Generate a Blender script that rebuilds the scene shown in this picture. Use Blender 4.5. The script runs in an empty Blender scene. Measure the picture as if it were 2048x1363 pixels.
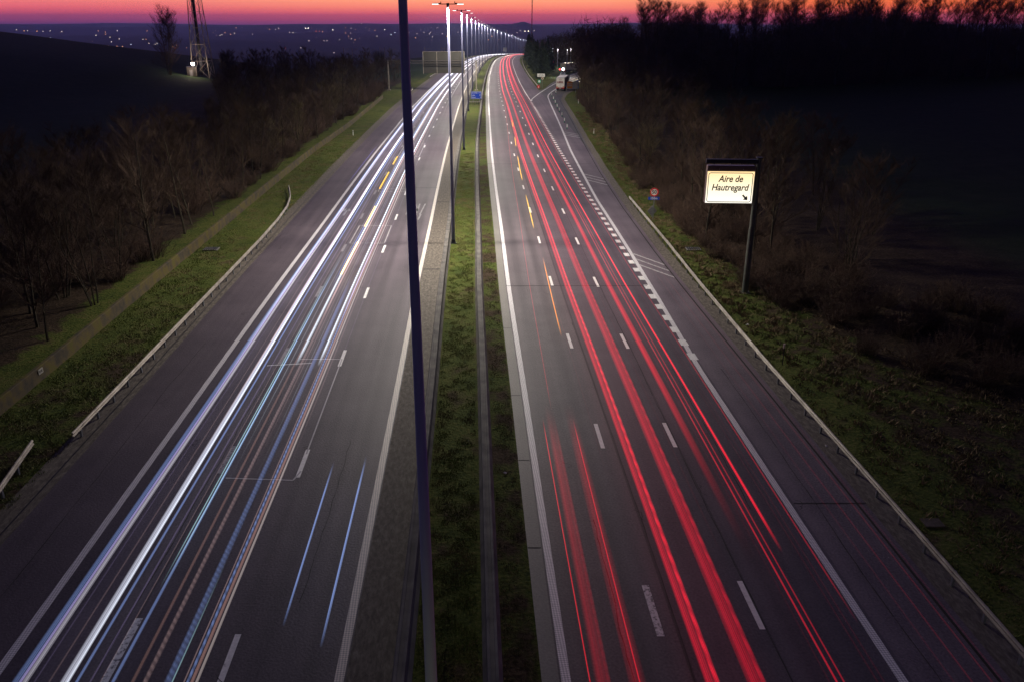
import bpy, math, random
import numpy as np
from mathutils import Vector, Matrix
random.seed(7); RNG = np.random.default_rng(7)
R = math.radians
SC = bpy.context.scene
COL = SC.collection

# ---------------------------------------------------------------- camera
CAM_H = 19.4
cam_d = bpy.data.cameras.new("camera"); cam = bpy.data.objects.new("camera", cam_d); COL.objects.link(cam)
cam.location = (0, 0, CAM_H)
cam.rotation_euler = (R(90) - math.atan(643.5 / 1650.0), 0, 0)
cam_d.sensor_width = 36.0; cam_d.lens = 1650.0 / 2048.0 * 36.0
cam_d.shift_x = 12.0 / 2048.0
cam_d.clip_start = 0.5; cam_d.clip_end = 60000
SC.camera = cam

# ---------------------------------------------------------------- sky (dusk, the sun already set), exposure
SC.render.engine = 'CYCLES'
SC.cycles.use_denoising = True
SC.cycles.max_bounces = 4; SC.cycles.diffuse_bounces = 2; SC.cycles.glossy_bounces = 2
SC.cycles.transmission_bounces = 2; SC.cycles.volume_bounces = 0
SC.cycles.transparent_max_bounces = 96
SC.cycles.sample_clamp_indirect = 3.0
SC.view_settings.view_transform = 'Standard'; SC.view_settings.look = 'None'
SC.view_settings.exposure = 0.0; SC.view_settings.gamma = 1.0

def lin(r, g, b, a=1.0):
    f = lambda c: (c / 255.0 / 12.92) if c <= 10 else (((c / 255.0) + 0.055) / 1.055) ** 2.4
    return (f(r), f(g), f(b), a)

W = bpy.data.worlds.new("World"); SC.world = W; W.use_nodes = True
nt = W.node_tree; N = nt.nodes; Lk = nt.links; N.clear()
w_out = N.new('ShaderNodeOutputWorld'); w_bg = N.new('ShaderNodeBackground')
tc = N.new('ShaderNodeTexCoord'); sep = N.new('ShaderNodeSeparateXYZ')
Lk.new(tc.outputs['Generated'], sep.inputs[0])
def ramp(nodes, stops, interp='LINEAR'):
    r = nodes.new('ShaderNodeValToRGB'); cr = r.color_ramp; cr.interpolation = interp
    while len(cr.elements) < len(stops): cr.elements.new(0.5)
    for e, (p, c) in zip(cr.elements, stops): e.position = p; e.color = c
    return r
mz = N.new('ShaderNodeMapRange'); mz.inputs['From Min'].default_value = -0.02; mz.inputs['From Max'].default_value = 0.08
Lk.new(sep.outputs['Z'], mz.inputs['Value'])
def zp(z): return (z + 0.02) / 0.10
mid = ramp(N, [(0.0, lin(70, 60, 120)), (zp(-.0085), lin(118, 72, 138)), (zp(-.005), lin(176, 74, 126)), (zp(-.001), lin(226, 84, 104)),
               (zp(.005), (1.10, .150, .165, 1)), (zp(.012), (1.18, .28, .17, 1)), (zp(.022), (1.22, .44, .22, 1)), (zp(.05), lin(250, 190, 140)), (1.0, lin(205, 170, 160))])
left = ramp(N, [(0.0, lin(44, 40, 96)), (zp(-.0085), lin(78, 50, 108)), (zp(-.005), lin(112, 56, 108)), (zp(-.001), lin(178, 70, 112)),
                (zp(.005), lin(222, 88, 112)), (zp(.012), lin(246, 108, 116)), (zp(.022), lin(255, 140, 132)), (zp(.05), lin(200, 140, 150)), (1.0, lin(150, 130, 160))])
right = ramp(N, [(0.0, lin(60, 40, 100)), (zp(-.0085), lin(110, 60, 120)), (zp(-.005), lin(170, 64, 100)), (zp(-.001), lin(215, 66, 74)),
                 (zp(.005), lin(238, 84, 60)), (zp(.012), lin(250, 104, 52)), (zp(.022), lin(255, 128, 60)), (zp(.05), lin(250, 160, 90)), (1.0, lin(190, 140, 130))])
for r_ in (mid, left, right): Lk.new(mz.outputs[0], r_.inputs[0])
ml = N.new('ShaderNodeMapRange'); ml.inputs['From Min'].default_value = -0.52; ml.inputs['From Max'].default_value = -0.06; ml.interpolation_type = 'SMOOTHSTEP'
mr = N.new('ShaderNodeMapRange'); mr.inputs['From Min'].default_value = 0.08; mr.inputs['From Max'].default_value = 0.36; mr.interpolation_type = 'SMOOTHSTEP'
Lk.new(sep.outputs['X'], ml.inputs['Value']); Lk.new(sep.outputs['X'], mr.inputs['Value'])
m1 = N.new('ShaderNodeMix'); m1.data_type = 'RGBA'; m2 = N.new('ShaderNodeMix'); m2.data_type = 'RGBA'
Lk.new(ml.outputs[0], m1.inputs[0]); Lk.new(left.outputs[0], m1.inputs[6]); Lk.new(mid.outputs[0], m1.inputs[7])
Lk.new(mr.outputs[0], m2.inputs[0]); Lk.new(m1.outputs[2], m2.inputs[6]); Lk.new(right.outputs[0], m2.inputs[7])
# the upper sky: from the bright band up into deep dusk blue; the side away from the sunset is dark blue throughout
up = ramp(N, [(0.0, (1, 1, 1, 1)), (0.05, (.8, .7, .9, 1)), (0.11, (.40, .42, 1.40, 1)), (0.24, (.12, .10, .36, 1)), (0.5, (.032, .024, .070, 1)), (1.0, (.020, .014, .040, 1))])
Lk.new(sep.outputs['Z'], up.inputs[0])
mu = N.new('ShaderNodeMapRange'); mu.inputs['From Min'].default_value = 0.07; mu.inputs['From Max'].default_value = 0.22
Lk.new(sep.outputs['Z'], mu.inputs['Value'])
m3 = N.new('ShaderNodeMix'); m3.data_type = 'RGBA'
Lk.new(mu.outputs[0], m3.inputs[0]); Lk.new(m2.outputs[2], m3.inputs[6]); Lk.new(up.outputs[0], m3.inputs[7])
mb = N.new('ShaderNodeMapRange'); mb.inputs['From Min'].default_value = 0.0; mb.inputs['From Max'].default_value = 0.6; mb.interpolation_type = 'SMOOTHSTEP'
Lk.new(sep.outputs['Y'], mb.inputs['Value'])
m4 = N.new('ShaderNodeMix'); m4.data_type = 'RGBA'; m4.inputs[6].default_value = (.013, .013, .034, 1)
Lk.new(mb.outputs[0], m4.inputs[0]); Lk.new(m3.outputs[2], m4.inputs[7])
Lk.new(m4.outputs[2], w_bg.inputs[0]); w_bg.inputs[1].default_value = 1.08
Lk.new(w_bg.outputs[0], w_out.inputs[0])

LAMP_W = 22000.0      # watts of one motorway luminaire at this exposure
HAZE = 8.0e-5

# ---------------------------------------------------------------- the lie of the land
CT = [(-60, 4.9), (20, 1.9), (30, 1.46), (40, 1.12), (60, .21), (80, -.45), (100, -1.23), (130, -2.25), (160, -3.02), (200, -4.03), (250, -5.2),
      (300, -6), (350, -6.6), (400, -6.95), (450, -7.12), (500, -7.1), (550, -6.8), (600, -6.0), (670, -4.2), (715, -2.8), (780, .2), (844, 4.3), (940, 9.8), (1020, 15.6), (1140, 23.6), (1260, 34), (1400, 50), (1600, 78)]
ZT = [(-60, 0), (150, 0), (200, 0), (253, -.8), (313, -1.6), (372, -2.3), (430, -3.2), (490, -4.3), (550, -5.4), (610, -6.8), (670, -8.2), (728, -9.8), (787, -11.7), (847, -13.6), (907, -15.7), (965, -17.9), (1260, -29), (1600, -43)]
ET = [(-60, 14.2), (20, 14.15), (60, 14.0), (72, 13.95), (90, 14.2), (113, 14.9), (130, 15.6), (175, 17.3), (205, 18.3), (227, 19.3), (243, 21.5), (258, 24.5), (296, 31), (330, 38), (400, 55), (430, 60), (445, 16), (460, 16), (1600, 16)]
def _smooth(tab, step=4.0):
    xs = np.arange(tab[0][0], tab[-1][0] + .1, step)
    ys = np.interp(xs, [a for a, b in tab], [b for a, b in tab])
    k = np.array([1, 2, 3, 4, 3, 2, 1.]); k /= k.sum()
    yp = np.pad(ys, 3, mode='edge'); yp[:3] = ys[0] - (ys[1] - ys[0]) * np.array([3, 2, 1]); yp[-3:] = ys[-1] + (ys[-1] - ys[-2]) * np.array([1, 2, 3])
    return xs, np.convolve(yp, k, mode='valid')
CX_, CV_ = _smooth(CT); ZX_, ZV_ = _smooth(ZT)
def xc(y): return np.interp(y, CX_, CV_)
def zr(y): return np.interp(y, ZX_, ZV_)
def redge(y): return np.interp(y, [a for a, b in ET], [b for a, b in ET])
def sm(t): t = np.clip(t, 0, 1); return t * t * (3 - 2 * t)
def hsh(x, y, s): return 0.5 + 0.5 * np.sin(x / s * 1.7 + 1.3 * np.sin(y / s * 1.1)) * np.cos(y / s * 1.3 + 0.8 * np.sin(x / s * .9 + 2))
def valley(x, y):
    D = np.hypot(x, y)
    v = -104 + 26 * hsh(x, y, 900.) + 12 * hsh(x + 300, y + 100, 410.) + 34 * sm((D - 6500) / 3500.) + 10 * sm((D - 6500) / 3000.) * hsh(x, y, 1300.)
    v = v + 58 * np.exp(-((x - 150) / 200.) ** 2 - ((y - 8600) / 500.) ** 2) + 14 * np.exp(-((x - 175) / 45.) ** 2 - ((y - 8600) / 300.) ** 2)
    return v
def ground(x, y):
    x = np.asarray(x, float); y = np.asarray(y, float)
    o = x - xc(np.clip(y, -60, 1600)); z0 = zr(np.clip(y, -60, 1600))
    a = -o
    # left side: meadow and the hill with the mast
    crest = np.interp(-x, [90, 101, 117, 123, 133, 147, 160, 174, 260, 600], [2.2, 2.6, 5.6, 7.5, 9.2, 11, 12.4, 13.6, 22, 40])
    hill = sm((y - 110) / 190.) * crest * sm((-x - 55) / 45.)
    zl = z0 - 0.02 * np.clip(a - 30, 0, 80) + hill
    k = sm((y - 318 - 0.4 * np.clip(-x - 110, 0, 400)) / 650.) * sm((a - 62) / 90.)
    zl = zl * (1 - k) + valley(x, y) * k
    # right side: field, rising wooded ground further on
    b = o - redge(y)
    zR = z0 + 2.2 * sm((b - 30) / 120.) + 7 * sm((b - 12) / 60.) * sm((y - 240) / 160.) + 0.02 * np.clip(b - 60, 0, 300)
    z = np.where(o < 0, zl, zR)
    kk = sm((y - 1250) / 1400.)
    return z * (1 - kk) + valley(x, y) * kk

# ---------------------------------------------------------------- helpers
def tag(o, label=None, cat=None, group=None, kind=None):
    if label: o['label'] = label
    if cat: o['category'] = cat
    if group: o['group'] = group
    if kind: o['kind'] = kind
    return o
def new_obj(name, data, parent=None):
    o = bpy.data.objects.new(name, data); COL.objects.link(o)
    if parent is not None: o.parent = parent
    return o
def empty(name, loc, rz=0.0):
    o = bpy.data.objects.new(name, None); COL.objects.link(o); o.location = loc; o.rotation_euler = (0, 0, rz)
    o.empty_display_size = .3
    return o
def copy_tree(o, parent=None):
    c = o.copy(); COL.objects.link(c); c.parent = parent
    if parent is not None: c.matrix_parent_inverse = o.matrix_parent_inverse.copy()
    for ch in o.children: copy_tree(ch, c)
    return c
class MB:
    def __init__(s): s.v = []; s.f = []; s.uv = None
    def add(s, vs, fs):
        b = len(s.v); s.v += [tuple(p) for p in vs]; s.f += [tuple(i + b for i in f) for f in fs]; return s
    def box(s, c, d, rz=0.0, rx=0.0, taper=1.0):
        hx, hy, hz = d[0] / 2, d[1] / 2, d[2] / 2
        M = Matrix.Translation(c) @ Matrix.Rotation(rz, 4, 'Z') @ Matrix.Rotation(rx, 4, 'X')
        p = [M @ Vector((x * hx * (taper if z > 0 else 1), y * hy * (taper if z > 0 else 1), z * hz)) for z in (-1, 1) for x, y in ((-1, -1), (1, -1), (1, 1), (-1, 1))]
        return s.add(p, [(3, 2, 1, 0), (4, 5, 6, 7), (0, 1, 5, 4), (1, 2, 6, 5), (2, 3, 7, 6), (3, 0, 4, 7)])
    def tube(s, p0, p1, r0, r1=None, n=12, caps=True):
        r1 = r0 if r1 is None else r1
        p0 = Vector(p0); p1 = Vector(p1); d = (p1 - p0).normalized()
        u = d.cross(Vector((0, 0, 1)) if abs(d.z) < .95 else Vector((1, 0, 0))).normalized(); w = d.cross(u)
        vs = [p + (u * math.cos(2 * math.pi * i / n) + w * math.sin(2 * math.pi * i / n)) * r for p, r in ((p0, r0), (p1, r1)) for i in range(n)]
        fs = [(i, (i + 1) % n, n + (i + 1) % n, n + i) for i in range(n)]
        if caps: fs += [tuple(range(n - 1, -1, -1)), tuple(range(n, 2 * n))]
        return s.add(vs, fs)
    def disc(s, c, r, t, n=32, axis='Y', r_in=0.0):
        pts = []
        for yy in (-t / 2, t / 2):
            for i in range(n):
                a = 2 * math.pi * i / n; pts.append((c[0] + r * math.cos(a), c[1] + yy, c[2] + r * math.sin(a)))
        fs = [(i, (i + 1) % n, n + (i + 1) % n, n + i) for i in range(n)] + [tuple(range(n)), tuple(range(2 * n - 1, n - 1, -1))]
        return s.add(pts, fs)
    def ring(s, c, r0, r1, t, n=36):
        pts = []
        for yy in (-t / 2, t / 2):
            for rr in (r0, r1):
                for i in range(n):
                    a = 2 * math.pi * i / n; pts.append((c[0] + rr * math.cos(a), c[1] + yy, c[2] + rr * math.sin(a)))
        fs = []
        for i in range(n):
            j = (i + 1) % n
            fs += [(i, j, n + j, n + i), (2 * n + i, 3 * n + i, 3 * n + j, 2 * n + j), (i, 2 * n + i, 2 * n + j, j), (n + i, n + j, 3 * n + j, 3 * n + i)]
        return s.add(pts, fs)
    def build(s, name, mat, parent=None, smooth=False, bevel=0.0):
        me = bpy.data.meshes.new(name); me.from_pydata(s.v, [], s.f); me.update()
        if smooth: me.polygons.foreach_set('use_smooth', [True] * len(me.polygons))
        me.materials.append(mat)
        o = new_obj(name, me, parent)
        if bevel:
            b = o.modifiers.new('bevel', 'BEVEL'); b.width = bevel; b.segments = 2; b.limit_method = 'ANGLE'
        return o
def tube_arr(P, Rr, n):
    P = np.asarray(P, float); k = len(P); T = np.gradient(P, axis=0); T /= np.linalg.norm(T, axis=1)[:, None] + 1e-9
    ref = np.array([0, 0, 1.]) if abs(T[0, 2]) < .9 else np.array([1., 0, 0])
    U = np.cross(T, ref); U /= np.linalg.norm(U, axis=1)[:, None] + 1e-9; Vv = np.cross(T, U)
    a = np.arange(n) * 2 * np.pi / n
    vs = (P[:, None] + (U[:, None] * np.cos(a)[None, :, None] + Vv[:, None] * np.sin(a)[None, :, None]) * np.asarray(Rr)[:, None, None]).reshape(-1, 3)
    fs = [(i * n + j, i * n + (j + 1) % n, (i + 1) * n + (j + 1) % n, (i + 1) * n + j) for i in range(k - 1) for j in range(n)]
    return vs, fs
def sweep(path, prof, closed=True, ups=None):
    """sweep a (sideways, height) profile along a list of (x, y, z)"""
    P = np.array(path, float); T = np.gradient(P, axis=0); T[:, 2] = 0; T /= np.linalg.norm(T, axis=1)[:, None] + 1e-9
    S = np.stack([T[:, 1], -T[:, 0], np.zeros(len(P))], 1)     # to the right of travel
    n = len(prof); vs = []
    for i in range(len(P)):
        for a, h in prof: vs.append(tuple(P[i] + S[i] * a + np.array([0, 0, h])))
    fs = []
    m = n if closed else n - 1
    for i in range(len(P) - 1):
        for j in range(m):
            k = (j + 1) % n; fs.append((i * n + j, i * n + k, (i + 1) * n + k, (i + 1) * n + j))
    if closed: fs += [tuple(range(n)), tuple(range((len(P) - 1) * n + n - 1, (len(P) - 1) * n - 1, -1))]
    return vs, fs
def yrange(a, b):
    out = [a]; 
    while out[-1] < b:
        y = out[-1]; out.append(min(b, y + (2.0 if y < 150 else 4.0 if y < 400 else 8.0)))
    return out
def strip(name, oL, oR, ya, yb, dz, mat, n=1, parent=None, kind='structure', mb=None):
    """a sheet laid on the road surface between two offsets from the reference line"""
    fL = oL if callable(oL) else (lambda y: oL); fR = oR if callable(oR) else (lambda y: oR)
    ys = yrange(ya, yb); vs = []; uv = []; fs = []
    for y in ys:
        a, b = float(fL(y)), float(fR(y))
        for k in range(n + 1):
            o = a + (b - a) * k / n; vs.append((float(xc(y)) + o, y, float(zr(y)) + dz)); uv.append((o, y))
    for i in range(len(ys) - 1):
        for k in range(n):
            q = i * (n + 1) + k; fs.append((q, q + 1, q + n + 2, q + n + 1))
    if mb is not None: return mb.add(vs, fs)
    me = bpy.data.meshes.new(name); me.from_pydata(vs, [], fs); me.update()
    l = me.uv_layers.new(name='lane')
    idx = np.zeros(len(me.loops), int); me.loops.foreach_get('vertex_index', idx)
    l.data.foreach_set('uv', np.array(uv, float)[idx].ravel())
    me.materials.append(mat)
    o = new_obj(name, me, parent)
    if kind: o['kind'] = kind
    return o

# ---------------------------------------------------------------- materials
def mat(name, col=(.5, .5, .5), rough=.7, metal=0.0, spec=.3, emit=None, estr=0.0, noise=None, bump=0.0, bscale=20.0):
    m = bpy.data.materials.new(name); m.use_nodes = True; n = m.node_tree.nodes; l = m.node_tree.links
    b = n['Principled BSDF']; b.inputs['Base Color'].default_value = (*col[:3], 1); b.inputs['Roughness'].default_value = rough
    b.inputs['Metallic'].default_value = metal; b.inputs['Specular IOR Level'].default_value = spec
    if emit: b.inputs['Emission Color'].default_value = (*emit[:3], 1); b.inputs['Emission Strength'].default_value = estr
    if noise:
        col2, sc, lo, hi = noise
        t = n.new('ShaderNodeTexCoord'); x = n.new('ShaderNodeTexNoise'); x.inputs['Scale'].default_value = sc; x.inputs['Detail'].default_value = 5
        l.new(t.outputs['Object'], x.inputs['Vector'])
        r = ramp(n, [(lo, (*col[:3], 1)), (hi, (*col2[:3], 1))]); l.new(x.outputs['Fac'], r.inputs[0]); l.new(r.outputs[0], b.inputs['Base Color'])
    if bump:
        t = n.new('ShaderNodeTexCoord'); x = n.new('ShaderNodeTexNoise'); x.inputs['Scale'].default_value = bscale; x.inputs['Detail'].default_value = 4
        l.new(t.outputs['Object'], x.inputs['Vector'])
        bp_ = n.new('ShaderNodeBump'); bp_.inputs['Strength'].default_value = bump; l.new(x.outputs['Fac'], bp_.inputs['Height']); l.new(bp_.outputs[0], b.inputs['Normal'])
    return m
def glow(name, col, s, sampling='NONE'):
    m = bpy.data.materials.new(name); m.use_nodes = True; n = m.node_tree.nodes; n.clear()
    o = n.new('ShaderNodeOutputMaterial'); e = n.new('ShaderNodeEmission'); e.inputs[0].default_value = (*col[:3], 1); e.inputs[1].default_value = s
    m.node_tree.links.new(e.outputs[0], o.inputs[0]); m.cycles.emission_sampling = sampling
    return m
def asphalt(name, c1, c2, bands=()):
    """asphalt with grain, lengthwise wear and different resurfaced lanes (bands of the road's own width coordinate)"""
    m = bpy.data.materials.new(name); m.use_nodes = True; n = m.node_tree.nodes; l = m.node_tree.links; b = n['Principled BSDF']
    b.inputs['Roughness'].default_value = .62; b.inputs['Specular IOR Level'].default_value = .35
    uv = n.new('ShaderNodeUVMap'); uv.uv_map = 'lane'
    mp = n.new('ShaderNodeMapping'); mp.inputs['Scale'].default_value = (1.1, .02, 1); l.new(uv.outputs[0], mp.inputs[0])
    x1 = n.new('ShaderNodeTexNoise'); x1.inputs['Scale'].default_value = 1.0; x1.inputs['Detail'].default_value = 6; l.new(mp.outputs[0], x1.inputs['Vector'])
    x2 = n.new('ShaderNodeTexNoise'); x2.inputs['Scale'].default_value = .22; x2.inputs['Detail'].default_value = 9; x2.inputs['Roughness'].default_value = .68; l.new(uv.outputs[0], x2.inputs['Vector'])
    x3 = n.new('ShaderNodeTexNoise'); x3.inputs['Scale'].default_value = 11.; x3.inputs['Detail'].default_value = 3; l.new(uv.outputs[0], x3.inputs['Vector'])
    ad = n.new('ShaderNodeMath'); ad.operation = 'ADD'; l.new(x1.outputs['Fac'], ad.inputs[0]); l.new(x2.outputs['Fac'], ad.inputs[1])
    ad2 = n.new('ShaderNodeMath'); ad2.operation = 'MULTIPLY_ADD'; l.new(x3.outputs['Fac'], ad2.inputs[0]); ad2.inputs[1].default_value = 1.1; l.new(ad.outputs[0], ad2.inputs[2])
    r = ramp(n, [(.55, (*c1, 1)), (1.0, (*c2, 1))])
    hm = n.new('ShaderNodeMath'); hm.operation = 'MULTIPLY'; hm.inputs[1].default_value = .5; l.new(ad2.outputs[0], hm.inputs[0]); l.new(hm.outputs[0], r.inputs[0])
    cur = r.outputs[0]
    sp = n.new('ShaderNodeSeparateXYZ'); l.new(uv.outputs[0], sp.inputs[0])
    for band in bands:
        lo, hi, mul = band[:3]; e_ = band[3] if len(band) > 3 else .02
        g = n.new('ShaderNodeMapRange'); g.interpolation_type = 'SMOOTHSTEP'; g.inputs['From Min'].default_value = lo - e_; g.inputs['From Max'].default_value = lo + e_; l.new(sp.outputs['X'], g.inputs['Value'])
        h = n.new('ShaderNodeMapRange'); h.interpolation_type = 'SMOOTHSTEP'; h.inputs['From Min'].default_value = hi + e_; h.inputs['From Max'].default_value = hi - e_; l.new(sp.outputs['X'], h.inputs['Value'])
        k = n.new('ShaderNodeMath'); k.operation = 'MULTIPLY'; l.new(g.outputs[0], k.inputs[0]); l.new(h.outputs[0], k.inputs[1])
        mx = n.new('ShaderNodeMix'); mx.data_type = 'RGBA'; mx.blend_type = 'MULTIPLY'; l.new(k.outputs[0], mx.inputs[0]); l.new(cur, mx.inputs[6]); mx.inputs[7].default_value = (*mul, 1)
        cur = mx.outputs[2]
    l.new(cur, b.inputs['Base Color'])
    bu = n.new('ShaderNodeBump'); bu.inputs['Strength'].default_value = .6; bu.inputs['Distance'].default_value = .02; l.new(x3.outputs['Fac'], bu.inputs['Height']); l.new(bu.outputs[0], b.inputs['Normal'])
    return m
def paint(name, c, wear=.5, dots=False):
    """road paint with worn patches; with dots: the studded profile of the edge lines"""
    m = bpy.data.materials.new(name); m.use_nodes = True; n = m.node_tree.nodes; l = m.node_tree.links; b = n['Principled BSDF']
    b.inputs['Roughness'].default_value = .55
    t = n.new('ShaderNodeTexCoord'); x = n.new('ShaderNodeTexNoise'); x.inputs['Scale'].default_value = 7.; x.inputs['Detail'].default_value = 7; x.inputs['Roughness'].default_value = .7
    l.new(t.outputs['Object'], x.inputs['Vector'])
    r = ramp(n, [(wear - .13, (.055, .05, .055, 1)), (wear, (*[q * .82 for q in c], 1)), (wear + .2, (*c, 1))]); l.new(x.outputs['Fac'], r.inputs[0])
    cur = r.outputs[0]
    if dots:
        v = n.new('ShaderNodeTexChecker'); v.inputs['Scale'].default_value = 15.; v.inputs['Color1'].default_value = (1, 1, 1, 1); v.inputs['Color2'].default_value = (.55, .55, .58, 1)
        mp = n.new('ShaderNodeMapping'); mp.inputs['Rotation'].default_value = (0, 0, R(40)); l.new(t.outputs['Object'], mp.inputs[0]); l.new(mp.outputs[0], v.inputs[0])
        mx = n.new('ShaderNodeMix'); mx.data_type = 'RGBA'; mx.blend_type = 'MULTIPLY'; mx.inputs[0].default_value = 1; l.new(cur, mx.inputs[6]); l.new(v.outputs[0], mx.inputs[7]); cur = mx.outputs[2]
    l.new(cur, b.inputs['Base Color'])
    return m

M_asL = asphalt('asphalt_left', (.040, .031, .040), (.128, .104, .124), [(-21.9, -18.2, (1.05, 1.02, .98)), (-10.7, -7.0, (1.12, 1.10, 1.10)), (-14.6, -14.5, (.6, .6, .6))] + [(c + d - .28, c + d + .28, (.80, .80, .80), .25) for c in (-16.3, -12.6, -9.0) for d in (-.85, .85)])
M_asR = asphalt('asphalt_right', (.040, .032, .042), (.124, .102, .124), [(-1, 4.05, (1.25, 1.22, 1.12)), (4.0, 4.12, (.45, .45, .45)), (7.1, 7.16, (.5, .5, .5)), (10.9, 30, (1.5, 1.45, 1.4))] + [(c + d - .28, c + d + .28, (.80, .80, .80), .25) for c in (1.75, 5.2, 8.85) for d in (-.85, .85)])
M_asX = asphalt('asphalt_ramp', (.045, .042, .044), (.10, .094, .094))
M_con = asphalt('concrete_strip', (.05, .042, .036), (.25, .22, .19), [(-6.92, -6.7, (.5, .5, .5)), (-6.35, -6.0, (1.35, 1.3, 1.25)), (-5.6, -5.3, (1.25, 1.2, 1.15))])
def muddy():
    m = bpy.data.materials.new('muddy_concrete'); m.use_nodes = True; n = m.node_tree.nodes; l = m.node_tree.links; b = n['Principled BSDF']; b.inputs['Roughness'].default_value = .85
    uv = n.new('ShaderNodeUVMap'); uv.uv_map = 'lane'; mp = n.new('ShaderNodeMapping'); mp.inputs['Scale'].default_value = (2.2, .8, 1); l.new(uv.outputs[0], mp.inputs[0])
    a = n.new('ShaderNodeTexNoise'); a.inputs['Scale'].default_value = 2.6; a.inputs['Detail'].default_value = 10; a.inputs['Roughness'].default_value = .7; a.inputs['Distortion'].default_value = .25; l.new(mp.outputs[0], a.inputs['Vector'])
    r = ramp(n, [(.34, (.055, .044, .036, 1)), (.47, (.095, .078, .064, 1)), (.56, (.135, .113, .094, 1)), (.70, (.20, .175, .15, 1))]); l.new(a.outputs['Fac'], r.inputs[0]); l.new(r.outputs[0], b.inputs['Base Color'])
    bu = n.new('ShaderNodeBump'); bu.inputs['Strength'].default_value = .7; bu.inputs['Distance'].default_value = .04; l.new(a.outputs['Fac'], bu.inputs['Height']); l.new(bu.outputs[0], b.inputs['Normal'])
    return m
M_con = muddy()
M_gut = asphalt('gutter_concrete', (.13, .12, .11), (.24, .22, .205))
M_dirt = muddy(); M_dirt.name = 'verge_dirt'
M_white = paint('white_paint', (.80, .78, .78), .38)
M_worn = paint('worn_white_paint', (.75, .75, .75), .50)
M_edge = paint('studded_white_paint', (.82, .78, .80), .30, dots=True)
M_edgeY = paint('warm_white_edge_paint', (.78, .70, .62), .30, dots=True)
M_faint = paint('faded_paint', (.52, .49, .49), .48)
M_bar = mat('barrier_concrete', (.17, .155, .145), .85, noise=((.07, .065, .065), 1.2, .35, .7), bump=.3, bscale=9)
M_galv = mat('galvanised_steel', (.36, .32, .27), .5, .25, noise=((.20, .17, .14), 1.4, .35, .7))
M_post = mat('steel_post', (.22, .23, .25), .5, .6)
M_pole = mat('lamp_post_paint', (.22, .23, .36), .38, .3, noise=((.16, .16, .26), .8, .3, .7))
M_dark = mat('dark_steel', (.035, .035, .045), .5, .4)
M_lens = glow('lit_lamp_lens', (1, .97, .90), 3)
M_lensoff = mat('unlit_lens', (.3, .3, .32), .2)
M_bark = mat('bark', (.030, .023, .016), .9, noise=((.052, .043, .026), 3.0, .35, .65))
M_twig = mat('twigs', (.092, .058, .040), .9, noise=((.050, .031, .022), .6, .35, .65))
M_twigY = mat('yellow_twigs', (.17, .135, .065), .9, noise=((.09, .07, .04), .6, .35, .65))
M_bush = mat('brown_brush', (.115, .072, .052), .95, noise=((.060, .038, .029), .7, .35, .65))
M_fir = mat('fir_needles', (.018, .032, .020), .8, noise=((.035, .05, .028), .8, .35, .65))
M_tuft = mat('grass_blades', (.11, .14, .028), .8, noise=((.18, .135, .07), .35, .42, .62))
M_wht = mat('white_plastic', (.75, .75, .72), .4)
M_red = mat('red_film', (.6, .015, .02), .4)
M_blue = mat('blue_film', (.01, .05, .42), .4)
M_green = mat('green_film', (.0, .28, .16), .4)
M_orange = mat('orange_film', (.65, .22, .03), .4)
M_black = mat('black_film', (.01, .01, .012), .5)
M_grey = mat('grey_sheet_back', (.22, .21, .22), .5, .3, noise=((.15, .14, .15), 2, .35, .7))
M_cream = mat('cream_board', (.55, .46, .33), .5)

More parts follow.
